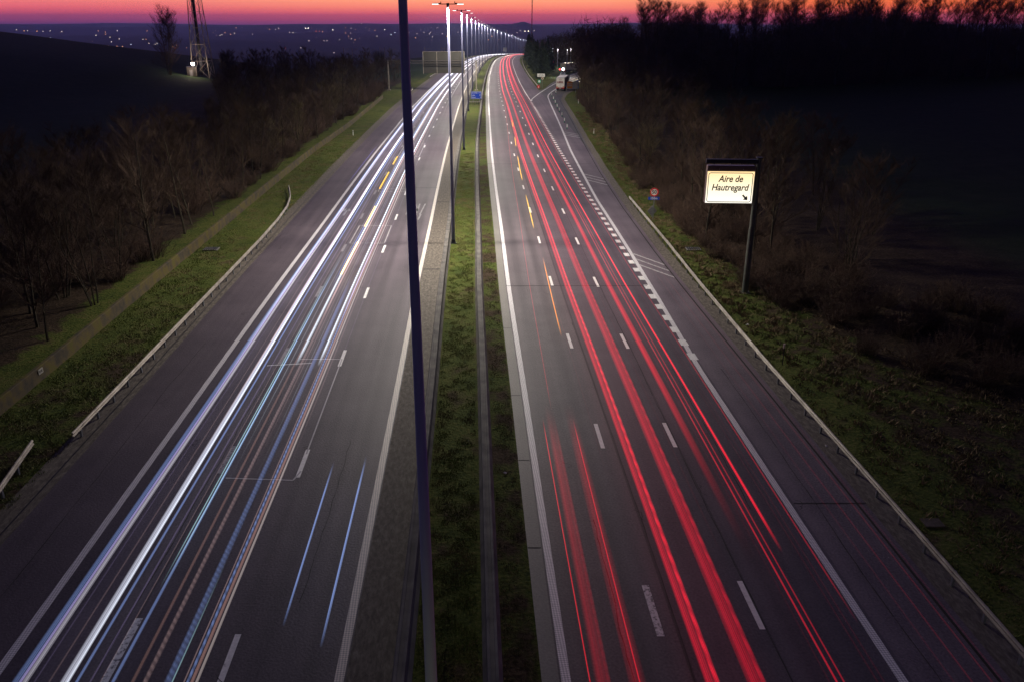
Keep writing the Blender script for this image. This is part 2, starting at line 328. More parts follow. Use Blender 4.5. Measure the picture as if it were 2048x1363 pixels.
# ground sheet: grass / leaf litter / field, mixed by the real zones stored on the mesh
def ground_mat():
    m = bpy.data.materials.new('ground'); m.use_nodes = True; n = m.node_tree.nodes; l = m.node_tree.links; b = n['Principled BSDF']
    b.inputs['Roughness'].default_value = .95; b.inputs['Specular IOR Level'].default_value = .1
    g = n.new('ShaderNodeNewGeometry')
    def nz(s, d=6): 
        x = n.new('ShaderNodeTexNoise'); x.inputs['Scale'].default_value = s; x.inputs['Detail'].default_value = d; x.inputs['Roughness'].default_value = .62; l.new(g.outputs['Position'], x.inputs['Vector']); return x.outputs['Fac']
    a = nz(.45); f = nz(5.5, 8); c = nz(.12)
    grass = ramp(n, [(.36, (.018, .030, .010, 1)), (.47, (.060, .080, .016, 1)), (.55, (.10, .11, .028, 1)), (.64, (.14, .105, .055, 1))]); 
    mixn = n.new('ShaderNodeMath'); mixn.operation = 'MULTIPLY_ADD'; l.new(f, mixn.inputs[0]); mixn.inputs[1].default_value = .6
    h = n.new('ShaderNodeMath'); h.operation = 'MULTIPLY'; h.inputs[1].default_value = .4; l.new(a, h.inputs[0]); l.new(h.outputs[0], mixn.inputs[2])
    l.new(mixn.outputs[0], grass.inputs[0])
    lit = ramp(n, [(.36, (.012, .009, .006, 1)), (.5, (.036, .024, .016, 1)), (.62, (.080, .055, .036, 1)), (.72, (.14, .11, .07, 1))]); l.new(mixn.outputs[0], lit.inputs[0])
    fld = ramp(n, [(.35, (.012, .028, .010, 1)), (.52, (.022, .042, .014, 1)), (.62, (.040, .050, .022, 1)), (.75, (.07, .06, .04, 1))]); l.new(mixn.outputs[0], fld.inputs[0])
    at = n.new('ShaderNodeAttribute'); at.attribute_name = 'litter'
    ad = n.new('ShaderNodeMath'); ad.operation = 'ADD'; l.new(at.outputs['Fac'], ad.inputs[0])
    aa = n.new('ShaderNodeMath'); aa.operation = 'MULTIPLY_ADD'; l.new(a, aa.inputs[0]); aa.inputs[1].default_value = 2.4; aa.inputs[2].default_value = -1.2; l.new(aa.outputs[0], ad.inputs[1])
    st = n.new('ShaderNodeMapRange'); st.inputs['From Min'].default_value = .35; st.inputs['From Max'].default_value = .65; l.new(ad.outputs[0], st.inputs['Value'])
    mx = n.new('ShaderNodeMix'); mx.data_type = 'RGBA'; l.new(st.outputs[0], mx.inputs[0]); l.new(grass.outputs[0], mx.inputs[6]); l.new(lit.outputs[0], mx.inputs[7])
    at2 = n.new('ShaderNodeAttribute'); at2.attribute_name = 'field'
    mx2 = n.new('ShaderNodeMix'); mx2.data_type = 'RGBA'; l.new(at2.outputs['Fac'], mx2.inputs[0]); l.new(mx.outputs[2], mx2.inputs[6]); l.new(fld.outputs[0], mx2.inputs[7])
    l.new(mx2.outputs[2], b.inputs['Base Color'])
    bu = n.new('ShaderNodeBump'); bu.inputs['Strength'].default_value = .9; bu.inputs['Distance'].default_value = .12; l.new(f, bu.inputs['Height']); l.new(bu.outputs[0], b.inputs['Normal'])
    return m
M_ground = ground_mat()

# ---------------------------------------------------------------- ground
def build_ground():
    os_ = list(np.concatenate([-np.geomspace(7500, 120, 34), np.arange(-114, -36, 6.), np.arange(-35, 30, 1.), np.arange(30, 90, 5.), np.geomspace(90, 7500, 34)]))
    ys = list(np.concatenate([np.arange(-40, 140, 1.5), np.arange(140, 300, 4.), np.arange(300, 1400, 20.), np.geomspace(1400, 11500, 70)]))
    O, Y = np.meshgrid(os_, ys); X = xc(np.clip(Y, -60, 1600)) + O
    Z = ground(X, Y)
    rough = 0.05 * (hsh(X, Y, 1.3) + hsh(X + 9, Y + 4, .7) - 1)
    out = (O < -22.6) | (O > redge(Y) + .8)
    wood = (O < -30) | (O > redge(Y) + 8)
    Z = Z + np.where(out, rough, 0) + np.where(wood, .25 * (hsh(X, Y, 6.) - .5), 0)
    nv = len(ys); nu = len(os_)
    idx = np.arange(nv * nu).reshape(nv, nu)
    F = np.stack([idx[:-1, :-1], idx[:-1, 1:], idx[1:, 1:], idx[1:, :-1]], -1).reshape(-1, 4)
    me = bpy.data.meshes.new('ground'); me.from_pydata(np.stack([X, Y, Z], -1).reshape(-1, 3).tolist(), [], F.tolist()); me.update()
    b = O - redge(Y)
    edge = np.interp(Y, [28, 33, 39.6, 46.5, 58, 72, 110, 300], [18, 15.5, 11.5, 7.6, 5.2, 4.2, 4.2, 4.6])
    litter = np.where(O < 0, sm((-O - 29.4) / 3.), np.where(O < 1, 0.0, .14 + .42 * sm((b - 1.6) / 4.) + .6 * sm((b - edge) / 2.5)))
    litter = np.where((O > -2.1) & (O < 0), .50, litter); litter = np.where((O > -5) & (O < -2.5), .24, litter)
    litter = np.where((O < -22) & (O > -27.7) , .16 + .28 * sm((62 - Y) / 25.), litter)
    field = np.where(O < 0, sm((-X - 55 - .16 * (Y - 60)) / 10.) * sm((Y - 60) / 60), sm((b - 26) / 8.))
    field = np.maximum(field, sm((Y - 300) / 60) * (np.abs(O) > 25))
    for nm, A in (('litter', litter), ('field', field)):
        at = me.attributes.new(nm, 'FLOAT', 'POINT'); at.data.foreach_set('value', A.reshape(-1).astype(np.float32))
    me.polygons.foreach_set('use_smooth', [True] * len(me.polygons))
    me.materials.append(M_ground)
    tag(new_obj('ground', me), kind='structure')
build_ground()

# ---------------------------------------------------------------- carriageways
Y0, Y1 = -30, 1560
strip('road_left', -21.9, -6.92, Y0, Y1, .03, M_asL, n=6)
strip('kerb_strip_left', -6.92, -5.4, Y0, Y1, .036, M_con, n=2)
strip('gutter', -.75, -.2, Y0, Y1, .034, M_gut)
strip('road_right', -.2, lambda y: min(float(redge(y)), 15.4), Y0, Y1, .03, M_asR, n=6)
strip('exit_ramp', 15.4, lambda y: float(redge(y)), 126, 262, .03, M_asX, n=3)
LR = [(262, 15.4), (267, 17.3), (296, 21.2), (330, 27), (400, 42), (425, 44)]
def lramp(y): return float(np.interp(y, [a for a, b in LR], [b for a, b in LR]))
strip('exit_ramp_upper', lramp, lambda y: float(redge(y)), 262, 425, .03, M_asX, n=3)
strip('shoulder_dirt_left', -22.9, -21.55, Y0, 420, .034, M_dirt)
strip('shoulder_dirt_right', lambda y: float(redge(y)) - .12, lambda y: float(redge(y)) + .85, Y0, 290, .034, M_dirt)
strip('edge_joint_left', -22.0, -21.93, Y0, 240, .036, M_black)
strip('edge_joint_right', lambda y: float(redge(y)) - .55, lambda y: float(redge(y)) - .45, Y0, 225, .035, mat('tar_seam', (.03, .026, .024), .9))

# painted markings
def marks(name, mt, parts, dz=.037):
    mb = MB()
    for p in parts: strip('', *p[:2], p[2], p[3], dz, None, mb=mb)
    o = mb.build(name, mt); o['kind'] = 'structure'; return o
marks('edge_line_left', M_edge, [(-18.2, -17.9, Y0, 1300)])
marks('edge_line_warm', M_edgeY, [(-7.28, -6.98, Y0, 1300)])
marks('edge_line_median', M_edge, [(-.13, .17, Y0, 1300)])
D_T = [(-60, 10.6), (45, 10.6), (58, 11.0), (72, 11.25), (94, 11.45), (132, 12.5), (160, 13.55), (207, 15.1), (231, 16.1), (240, 16.7), (249, 17.9), (262, 20.0), (296, 26), (330, 32.5), (400, 50)]
def dl(y): return float(np.interp(y, [a for a, b in D_T], [b for a, b in D_T]))
marks('edge_line_right', M_edge, [(lambda y: dl(y) - .14, lambda y: dl(y) + .16, Y0, 400)])
marks('edge_line_beyond_gore', M_white, [(10.75, 11.0, 219, 1300)])
G_T = [(219.5, 10.95), (225, 11.2), (231, 12.0), (240, 13.35), (253, 15.3), (275, 19.0), (296, 22.7), (330, 28.3), (400, 43.5)]
def gl(y): return float(np.interp(y, [a for a, b in G_T], [b for a, b in G_T]))
marks('gore_line', M_white, [(gl, lambda y: gl(y) + .28, 220, 400)])
blk = []
y = 46.5
while y < 218:
    blk.append((10.45 if y < 60 else 10.55, 10.95 if y < 60 else 11.0, y, y + 1.05)); y += 2.35
marks('block_line', M_white, blk, .0405)
marks('lane_dashes_right', M_white, [(3.33, 3.53, 23.66 + 13.02 * k - 1.3, 23.66 + 13.02 * k + 1.3) for k in range(1, 60)] + [(6.87, 7.07, 23.94 + 12.85 * k - 1.3, 23.94 + 12.85 * k + 1.3) for k in range(-1, 60)])
marks('lane_dash_worn', M_worn, [(3.3, 3.56, 22.3, 25.0), (3.3, 3.56, 9.5, 12)])
marks('lane_dashes_left', M_white, [(-10.95, -10.74, 21.1 + 12.85 * k - 1.3, 21.1 + 12.85 * k + 1.3) for k in range(0, 60)])
marks('lane_dashes_left_faded', paint('ghost_paint', (.30, .28, .30), .50), [(-14.6, -14.38, 34.3 + 12.85 * k - 1.3, 34.3 + 12.85 * k + 1.3) for k in range(0, 30)])
marks('lane_dash_left_worn', M_worn, [(-14.62, -14.36, 20.1, 23.2)])
# groups of three hatch bars on the right shoulder
mb = MB()
for (ya, span) in ((63.5, 2.5), (103, 3.0), (147, 3.2)):
    for k in range(3):
        yy = ya + k * span * .72; a = dl(yy) + .2; b = float(redge(yy)) - .55
        v = []
        for o_, dy in ((a, 2.0 + 1.6), (b, 0.0), (b, .42), (a, 2.45 + 1.6)):
            q = yy + dy; v.append((float(xc(q)) + o_, q, float(zr(q)) + .0385))
        mb.add(v, [(0, 1, 2, 3)])
mb.build('shoulder_hatching', M_faint)['kind'] = 'structure'
# detection loops sealed into the left carriageway, and a lane arrow
mb = MB()
def seg(o1, y1, o2, y2, w=.05, z=.039):
    x1, x2 = float(xc(y1)) + o1, float(xc(y2)) + o2; d = Vector((x2 - x1, y2 - y1, 0)).normalized(); s = Vector((-d.y, d.x, 0)) * w
    mb.add([Vector((x1, y1, z)) + s, Vector((x2, y2, z)) + s, Vector((x2, y2, z)) - s, Vector((x1, y1, z)) - s], [(0, 1, 2, 3)])
for (ya, yb) in ((74.5, 81.5), (99, 101), (126, 140)):
    seg(-14.2, ya, -11.0, ya); seg(-14.2, yb, -11.0, yb); seg(-14.2, ya, -14.2, yb, .04); seg(-11.0, ya, -11.0, yb, .04)
seg(-10.85, 34.8, -10.85, 46.6, .035); seg(-14.1, 32.6, -11.0, 32.4, .04); seg(-11.0, 32.4, -10.8, 33.2, .04); seg(-13.4, 46.6, -10.8, 46.6, .04); seg(-15.2, 45.6, -12.6, 46.0, .07)
mb.build('loop_cut_lines', mat('loop_sealant', (.40, .38, .40), .6))['kind'] = 'structure'
mb = MB()
seg(-16.5, 86, -16.5, 89.5, .12); seg(-16.5, 89.5, -16.1, 88.2, .16); seg(-16.5, 89.5, -16.9, 88.2, .16)
for o_, a_, b_ in ((-9.9, 86.5, 92), (-8.9, 85.5, 92), (-8.5, 84.0, 86.6)): seg(o_, a_, o_ + .15, b_, .09)
seg(-9.2, 92, -8.75, 88, .08); seg(-8.15, 92, -8.45, 86.5, .08); seg(-9.4, 89.9, -8.9, 89.9, .05)
mb.build('old_lane_letters', bpy.data.materials['ghost_paint'])['kind'] = 'structure'
# tar patches and joint lines
mb = MB()
for o1, o2, yy, w in ((-18, -7.2, 101.5, .05), (-1, 14, 119.3, .08), (-.2, 10.8, 61.4, .05), (-6.9, -5.5, 66, .12), (-6.9, -5.5, 93, .1), (10.9, 14, 30.5, .03)):
    seg(o1, yy, o2, yy, w, .0405)
for yy in (27.3, 34.2, 41.4, 52): seg(-.74, yy, -.22, yy, .03, .041)
mb.build('road_joints', mat('tar', (.022, .02, .021), .8))['kind'] = 'structure'

mb = MB(); rc = random.Random(31)
def crack(o1, y1, n, dy, do, w=.012):
    o_, y_ = o1, y1
    for _ in range(n):
        o2, y2 = o_ + rc.uniform(-do, do), y_ + dy * rc.uniform(.5, 1.4); seg(o_, y_, o2, y2, w * rc.uniform(.6, 1.4), .0415); o_, y_ = o2, y2
for a in ((4.05, 14, 60, .7, .02), (7.12, 16, 70, .7, .025), (-14.9, 20, 40, .6, .03), (-9.1, 24, 26, .5, .05), (-12.4, 28, 20, .5, .05), (2.2, 20, 22, .5, .04), (11.8, 20, 40, .6, .03), (8.9, 30, 26, .6, .04), (-19.9, 24, 40, .7, .04)): crack(*a)
for k in range(26):
    o_ = rc.choice([rc.uniform(-21, -7.5), rc.uniform(.3, 13.5)]); y_ = rc.uniform(16, 75); crack(o_, y_, rc.randint(3, 8), .12, .22, .010)
mb.build('road_cracks', bpy.data.materials['tar'])['kind'] = 'structure'

# ---------------------------------------------------------------- concrete barriers in the median
def rb(y): return float(np.interp(y, [-60, 150, 190, 250, 393, 600], [-2.3, -2.25, -1.85, -1.6, -1.15, -1.1]))
prof = [(-.32, 0), (-.32, .08), (-.20, .28), (-.17, .86), (-.08, .86), (-.07, .82), (.07, .82), (.08, .86), (.17, .86), (.20, .28), (.32, .08), (.32, 0)]
for nm, f, lab in (('concrete_barrier', lambda y: -5.15, 'long low concrete crash barrier between the left carriageway and the median grass'),
                   ('concrete_barrier', rb, 'grooved concrete crash barrier on the right side of the median grass, beside the gutter')):
    path = [(float(xc(y)) + f(y), y, float(zr(y)) + .0) for y in yrange(Y0, 1300)]
    v, fc = sweep(path, prof); o = MB().add(v, fc).build(nm, M_bar)
    tag(o, lab, 'barrier', 'concrete barriers along the median')

# ---------------------------------------------------------------- guard rails
WB = [(-.0, .42), (.04, .44), (.08, .48), (.08, .52), (.02, .57), (.02, .61), (.08, .66), (.08, .70), (.04, .74), (0, .76), (-.015, .76), (.0, .72), (.045, .69), (.045, .67), (-.01, .61), (-.01, .57), (.045, .51), (.045, .49), (.0, .45), (-.015, .42)]
def guardrail(pts, label, side, sp=2.0, endturn=None):
    """pts: (offset, y) list; side +1 when the rail faces increasing x"""
    P = []
    for o_, y_ in pts: x_ = float(xc(y_)) + o_; P.append((x_, y_, float(ground(x_, y_))))
    P = np.array(P); seglen = np.r_[0, np.cumsum(np.hypot(*np.diff(P[:, :2], axis=0).T))]
    s = np.arange(0, seglen[-1], 1.0); Q = np.stack([np.interp(s, seglen, P[:, k]) for k in range(3)], 1)
    root = empty('guardrail', tuple(Q[0]))
    tag(root, label, 'guardrail', 'steel guardrails beside the motorway')
    pr = [(a * side, .76 - (.76 - h) * .85) for a, h in WB]
    v, f = sweep((Q - Q[0]).tolist(), pr); MB().add(v, f).build('rail', M_galv, root)
    k = 0; d = 1.0; n = 0
    while d < s[-1] and n < 100:
        p = Q[int(d)] - Q[0]
        m = MB(); m.box((p[0] - side * .07, p[1], p[2] + .30), (.09, .12, .74)); m.box((p[0] - side * .02, p[1], p[2] + .60), (.10, .08, .14))
        m.build('post', M_post, root); d += sp; n += 1
    return root
guardrail([(-22.3, 35.6), (-22.25, 50), (-22.2, 64), (-22.25, 74), (-22.45, 82), (-22.8, 88), (-23.5, 93), (-24.4, 97), (-25.2, 100)], 'long rusty steel guardrail on the left verge, its far end curving away into the grass', 1)
guardrail([(-23.0, 14), (-23.1, 30), (-23.9, 35.0)], 'short separate guardrail piece in the lower left corner of the photo', 1)
guardrail([(14.7, 6), (14.6, 30), (14.45, 45), (14.6, 60), (14.8, 72), (14.95, 93.5)], 'long steel guardrail on posts along the right shoulder, starting beside the round speed limit sign', -1)
guardrail([(-23.8, 238), (-22.9, 242), (-22.5, 247), (-22.5, 256), (-23.2, 263), (-24.4, 268)], 'far left guardrail with a pale hooked end, behind the nearest lamp post', 1)
guardrail([(15.7, 267), (15.8, 290), (15.6, 340), (15.9, 420), (16.6, 500), (16.8, 640)], 'thin guardrail between the right carriageway and the dark conifers', -1, 8.0)
guardrail([(-22.7, 330), (-22.7, 500), (-22.7, 700), (-22.7, 1000)], 'bright guardrail far off on the outer left edge of the road bend', 1, 8.0)

# ---------------------------------------------------------------- low retaining wall on the left
v, f = sweep([(float(xc(y)) + (-27.85 if y < 130 else np.interp(y, [130, 160, 200, 253, 300, 400], [-27.85, -27.2, -27.5, -29.0, -30.8, -33])), y, float(ground(float(xc(y)) - 27.8, y)) - .1) for y in yrange(-10, 230)],
             [(-.10, 0), (-.10, .92), (-.08, .95), (.10, .95), (.13, .92), (.17, 0)])
wm = bpy.data.materials.new('mossy_concrete'); wm.use_nodes = True; n = wm.node_tree.nodes; l = wm.node_tree.links; b = n['Principled BSDF']; b.inputs['Roughness'].default_value = .9
g = n.new('ShaderNodeNewGeometry'); x = n.new('ShaderNodeTexNoise'); x.inputs['Scale'].default_value = .9; x.inputs['Detail'].default_value = 7; x.inputs['Roughness'].default_value = .65; l.new(g.outputs['Position'], x.inputs[0])
r = ramp(n, [(.38, (.040, .032, .022, 1)), (.50, (.078, .058, .026, 1)), (.57, (.098, .074, .014, 1)), (.66, (.085, .080, .008, 1))]); l.new(x.outputs['Fac'], r.inputs[0]); l.new(r.outputs[0], b.inputs['Base Color'])
wall = MB().add(v, f).build('retaining_wall', wm)
tag(wall, 'low mossy concrete wall running between the left verge and the bare thicket', 'wall')
pl = empty('marker_plate', (float(xc(43.5)) - 27.66, 43.5, .60))
tag(pl, 'small pale numbered plate fixed to the mossy low wall', 'plate')
MB().box((0, 0, 0), (.03, .46, .30)).build('plate', mat('dull_plate', (.42, .40, .36), .6), pl)
m = MB()
for k, yy in enumerate((-.17, -.05, .08, .18)): m.box((.018, yy * .75, 0), (.006, .02 if k % 2 else .06, .15))
m.build('digits', M_black, pl)

# ---------------------------------------------------------------- lamp posts
def spot_light(parent, loc, watts, col=(1, .93, .80)):
    ld = bpy.data.lights.new('lamp_light', 'SPOT'); ld.energy = watts; ld.color = col; ld.spot_size = R(164); ld.spot_blend = .45; ld.shadow_soft_size = .22
    o = bpy.data.objects.new('lamp_light', ld); COL.objects.link(o); o.parent = parent; o.location = loc
    return o
def painted_pole_light():  # front post: light on its lower shaft, painted in as a paler colour
    m = mat('post_paint_with_painted_light', (.2, .2, .2), .5, .15); n = m.node_tree.nodes; l = m.node_tree.links; b = n['Principled BSDF']
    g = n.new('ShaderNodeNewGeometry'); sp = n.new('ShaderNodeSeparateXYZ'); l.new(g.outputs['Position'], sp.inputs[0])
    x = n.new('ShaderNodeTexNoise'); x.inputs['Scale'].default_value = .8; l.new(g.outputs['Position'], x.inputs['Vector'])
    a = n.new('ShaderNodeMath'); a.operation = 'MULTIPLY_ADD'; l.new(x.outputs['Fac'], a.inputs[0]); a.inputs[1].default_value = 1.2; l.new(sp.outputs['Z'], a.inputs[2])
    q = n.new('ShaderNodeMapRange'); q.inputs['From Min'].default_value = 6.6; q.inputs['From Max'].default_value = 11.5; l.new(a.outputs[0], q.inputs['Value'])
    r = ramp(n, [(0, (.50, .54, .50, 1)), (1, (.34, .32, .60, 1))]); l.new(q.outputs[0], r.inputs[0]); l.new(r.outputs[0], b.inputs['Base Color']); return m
M_pole_painted_light = painted_pole_light()
def lamp_post(loc, rz, label, lit=True, arm=True, hh=20.6):
    t = empty('lamp_post', loc, rz); tag(t, label, 'lamp post', 'lamp posts along the median')
    m = MB()
    n = 16; hs = [0.0, 2.0, 6.0, 12.0, 16, hh - .2]; rs = [.165, .155, .135, .105, .09, .075]
    v_, f_ = tube_arr([(0, 0, q) for q in hs], rs, 24); m.add(v_, f_)
    m.build('shaft', M_pole if lit else M_pole_painted_light, t, smooth=True)
    m = MB(); m.box((0, 0, .03), (.55, .55, .06)); m.tube((0, 0, .06), (0, 0, .38), .21, .18, n=16)
    for sx in (-1, 1):
        for sy in (-1, 1): m.tube((sx * .21, sy * .21, .06), (sx * .21, sy * .21, .12), .03, n=8)
    m.build('base_plate', M_dark, t)
    m = MB(); m.tube((0, 0, hh - .25), (0, 0, hh + .03), .12, .11, n=12); m.tube((-.72, 0, hh - .05), (.72, 0, hh - .05), .035, n=8)
    m.build('cross_arm', M_dark, t)
    for s in (-1, 1):
        hd = empty('lamp_head', (s * .62, 0, hh - .04)); hd.parent = t
        m = MB(); m.box((s * .08, 0, .03), (.30, .16, .10), taper=.8); m.box((s * .42, 0, .035), (.56, .26, .06), taper=.75); m.box((s * -.04, 0, .13), (.07, .07, .14), taper=.7)
        m.build('housing', M_dark, hd, bevel=.01)
        m = MB(); m.box((s * .43, 0, -.022), (.52, .22, .045)); m.build('lens', M_lens if lit else M_lensoff, hd, bevel=.008)
        if lit: spot_light(hd, (s * .5, 0, -.12), LAMP_W)
    return t
def mast_xy(k):
    return [(-1.76, 15.2), (-4.87, 74.6), (-6.68, 133.2), (-8.5, 192.6)][k] if k < 4 else None
proto = None
for k in range(0, 23):
    if k < 4: x_, y_ = mast_xy(k)
    else:
        y_ = 192.6 + 58.9 * (k - 3); x_ = float(xc(y_)) - 4.6
    z_ = float(zr(min(y_, 1600)))
    slope = (float(xc(y_ + 20)) - float(xc(y_ - 20))) / 40
    ordn = ['', 'second', 'third', 'fourth', 'fifth', 'sixth', 'seventh', 'eighth', 'ninth', 'tenth'] 
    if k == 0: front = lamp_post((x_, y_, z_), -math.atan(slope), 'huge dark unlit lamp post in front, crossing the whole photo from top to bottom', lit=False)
    elif k == 1: proto = lamp_post((x_, y_, z_), -math.atan(slope), 'nearest lit twin-arm lamp post, its foot in the median grass beside the dark front post')
    else:
        t = copy_tree(proto); t.location = (x_, y_, z_); t.rotation_euler = (0, 0, -math.atan(slope))
        if k < 10: t['label'] = '%s lit lamp post of the median row, counted from the nearest lit one' % ordn[k]
        else: t['label'] = 'tiny far lit lamp post where the median row runs down to the bend'

t = copy_tree(proto); t.location = (.2, -43.7, 0); t['label'] = 'unseen lit lamp post added behind the viewpoint to brighten the near road'  # unseen extra post continuing the row, added for its light on the road

# ---------------------------------------------------------------- trees
def path_from(rng, p, d, L, k, wob, lift):
    pts = [np.array(p, float)]; d = np.array(d, float)
    for i in range(k):
        d = d + rng.normal(0, wob, 3) + np.array([0, 0, lift]); d /= np.linalg.norm(d); pts.append(pts[-1] + d * L / k)
    return pts, d
def bare_tree_mesh(seed, H=11., spread=.42, stems=1, limbs=15, subs=8, twigs=7, lean=.06, low=.22, thick=1.0, mat_c=None):
    rng = np.random.default_rng(seed); tr = MB(); cr = MB()
    for s in range(stems):
        a0 = rng.uniform(0, 6.28); d0 = np.array([math.cos(a0) * lean * (1 + 2 * (stems > 1)), math.sin(a0) * lean * (1 + 2 * (stems > 1)), 1.])
        Hs = H * rng.uniform(.8, 1.0)
        tp, _ = path_from(rng, (0.15 * s * math.cos(a0), .15 * s * math.sin(a0), -.3), d0, Hs, 9, .045, .03)
        r0 = .014 * H * thick * (1.0 if stems == 1 else .6); rr = [r0 * (1 - .93 * (i / 9.) ** .9) + .008 for i in range(10)]
        v, f = tube_arr(tp, rr, 6); tr.add(v, f)
        for q in range(int(limbs / (1 if stems == 1 else stems * .7))):
            t = low + (1 - low) * (rng.uniform(0, 1) ** .8); fi = t * 9 * .97; i = int(fi); p = tp[i] + (tp[i + 1] - tp[i]) * (fi - i)
            az = rng.uniform(0, 6.28); up = rng.uniform(.45, 1.3)
            L = H * spread * (1.05 - .62 * t) * rng.uniform(.7, 1.15)
            lp, ld = path_from(rng, p, (math.cos(az), math.sin(az), up), L, 4, .13, .10)
            rl = rr[i] * .55; v, f = tube_arr(lp, [rl, rl * .75, rl * .5, rl * .32, .008], 4); cr.add(v, f)
            for w in range(subs):
                t2 = rng.uniform(.2, 1); fi2 = t2 * 3.98; j = int(fi2); p2 = lp[j] + (lp[j + 1] - lp[j]) * (fi2 - j)
                az2 = az + rng.uniform(-1.5, 1.5); L2 = L * rng.uniform(.25, .5)
                sp_, sd = path_from(rng, p2, (math.cos(az2), math.sin(az2), rng.uniform(.4, 1.8)), L2, 2, .15, .10)
                r2 = max(rl * .22, .012); v, f = tube_arr(sp_, [r2, r2 * .7, .006], 3); cr.add(v, f)
                for z in range(twigs):
                    t3 = rng.uniform(.15, 1); p3 = sp_[0] + (sp_[2] - sp_[0]) * t3; az3 = az2 + rng.uniform(-1.7, 1.7)
                    d3 = np.array([math.cos(az3), math.sin(az3), rng.uniform(.3, 2.2)]); d3 /= np.linalg.norm(d3); e = p3 + d3 * rng.uniform(.35, 1.0) * (.4 + H / 14.)
                    s3 = np.cross(d3, (0.3, .5, .2)); s3 /= np.linalg.norm(s3); s4 = np.cross(d3, s3); q3 = .009
                    cr.add([p3 + s3 * q3, p3 - s3 * q3 * .5 + s4 * q3, p3 - s3 * q3 * .5 - s4 * q3, e], [(0, 1, 3), (1, 2, 3), (2, 0, 3)])
    def me(mb_, nm, mt):
        m_ = bpy.data.meshes.new(nm); m_.from_pydata(mb_.v, [], mb_.f); m_.update(); m_.materials.append(mt); return m_
    return me(tr, 'trunk', M_bark), me(cr, 'crown', mat_c or M_twig)
def bush_mesh(seed, H=2.6, stems=70, spread=.9, mt=None, q=.008):
    rng = np.random.default_rng(seed); b = MB()
    for s in range(stems):
        az = rng.uniform(0, 6.28); rr = rng.uniform(0, .5) * H * .5; p = np.array([rr * math.cos(az), rr * math.sin(az), -.1])
        pp, d = path_from(rng, p, (math.cos(az) * spread * rng.uniform(.1, 1), math.sin(az) * spread * rng.uniform(.1, 1), 1), H * rng.uniform(.5, 1.05), 3, .16, -.02)
        v, f = tube_arr(pp, [.016, .012, .009, .004], 3); b.add(v, f)
        for z in range(9):
            t3 = rng.uniform(.25, 1) * 2.98; i = int(t3); p3 = pp[i] + (pp[i + 1] - pp[i]) * (t3 - i)
            d3 = rng.normal(0, 1, 3); d3[2] = abs(d3[2]) * .8; d3 /= np.linalg.norm(d3); e = p3 + d3 * rng.uniform(.25, .7) * H * .28
            s3 = np.cross(d3, (0.3, .5, .2)); s3 /= np.linalg.norm(s3) + 1e-9; s4 = np.cross(d3, s3); q3 = q
            b.add([p3 + s3 * q3, p3 - s3 * q3 * .5 + s4 * q3, p3 - s3 * q3 * .5 - s4 * q3, e], [(0, 1, 3), (1, 2, 3), (2, 0, 3)])
    m_ = bpy.data.meshes.new('brush'); m_.from_pydata(b.v, [], b.f); m_.update(); m_.materials.append(mt or M_bush); return m_
def fir_mesh(seed, H=13.):
    rng = np.random.default_rng(seed); tr = MB(); cr = MB()
    v, f = tube_arr([(0, 0, -.3), (0, 0, H * .5), (0, 0, H)], [.016 * H, .009 * H, .01], 6); tr.add(v, f)
    z = H * .08
    while z < H * .985:
        t = z / H; Rr = (1 - t) ** .85 * H * .26 + .12; nb = int(7 + 9 * (1 - t))
        for q in range(nb):
            az = rng.uniform(0, 6.28); L = Rr * rng.uniform(.6, 1.15); dr = -.35 + .5 * t + rng.uniform(-.12, .12)
            for k in range(int(4 + L * 5)):
                u = (k + rng.uniform(0, 1)) / (4 + L * 5); c = np.array([math.cos(az) * L * u, math.sin(az) * L * u, z + dr * L * u + .15 * u * u * L]) + rng.normal(0, .10, 3)
                n_ = rng.normal(0, 1, 3); n_[2] = abs(n_[2]) + .5; n_ /= np.linalg.norm(n_); a = np.cross(n_, (math.cos(az), math.sin(az), .1)); a /= np.linalg.norm(a); bb = np.cross(n_, a); sz = rng.uniform(.12, .34)
                cr.add([c + a * sz * .5, c + bb * sz, c - a * sz * .5, c - bb * sz * .8], [(0, 1, 2, 3)])
        z += .24 + .14 * rng.random()
    def me(mb_, nm, mt):
        m_ = bpy.data.meshes.new(nm); m_.from_pydata(mb_.v, [], mb_.f); m_.update(); m_.materials.append(mt); return m_
    return me(tr, 'trunk', M_bark), me(cr, 'crown', M_fir)
def plant(kind, meshes, x, y, s, rz, label, cat, group=None, zoff=0.0, sz=None):
    z = float(ground(x, y)) + zoff
    if isinstance(meshes, tuple):
        t = empty(kind, (x, y, z), rz); t.scale = (s, s, sz or s)
        new_obj('trunk', meshes[0], t); new_obj('crown', meshes[1], t)
    else:
        t = new_obj(kind, meshes); t.location = (x, y, z); t.rotation_euler = (0, 0, rz); t.scale = (s, s, sz or s)
    return tag(t, label, cat, group)
TA = [bare_tree_mesh(11 + i, H=11, spread=.36, lean=.025, limbs=22, subs=8, twigs=8, low=.15, thick=.7) for i in range(5)]
TB = [bare_tree_mesh(31 + i, H=10, spread=.40, stems=4, limbs=24, subs=7, twigs=8, low=.1, lean=.05, thick=.8) for i in range(4)]
TY = [bare_tree_mesh(51 + i, H=8, spread=.45, stems=3, limbs=20, subs=7, twigs=8, low=.12, mat_c=M_twigY) for i in range(2)]
TT = [bare_tree_mesh(71 + i, H=24, spread=.15, stems=2, limbs=34, subs=7, twigs=7, low=.35, lean=.02, thick=.7) for i in range(5)]
BU = [bush_mesh(91 + i, stems=110, q=.010) for i in range(4)]
BD = [bush_mesh(97 + i, H=5., stems=420, spread=.7, q=.022) for i in range(3)]
FI = [fir_mesh(111 + i) for i in range(3)]

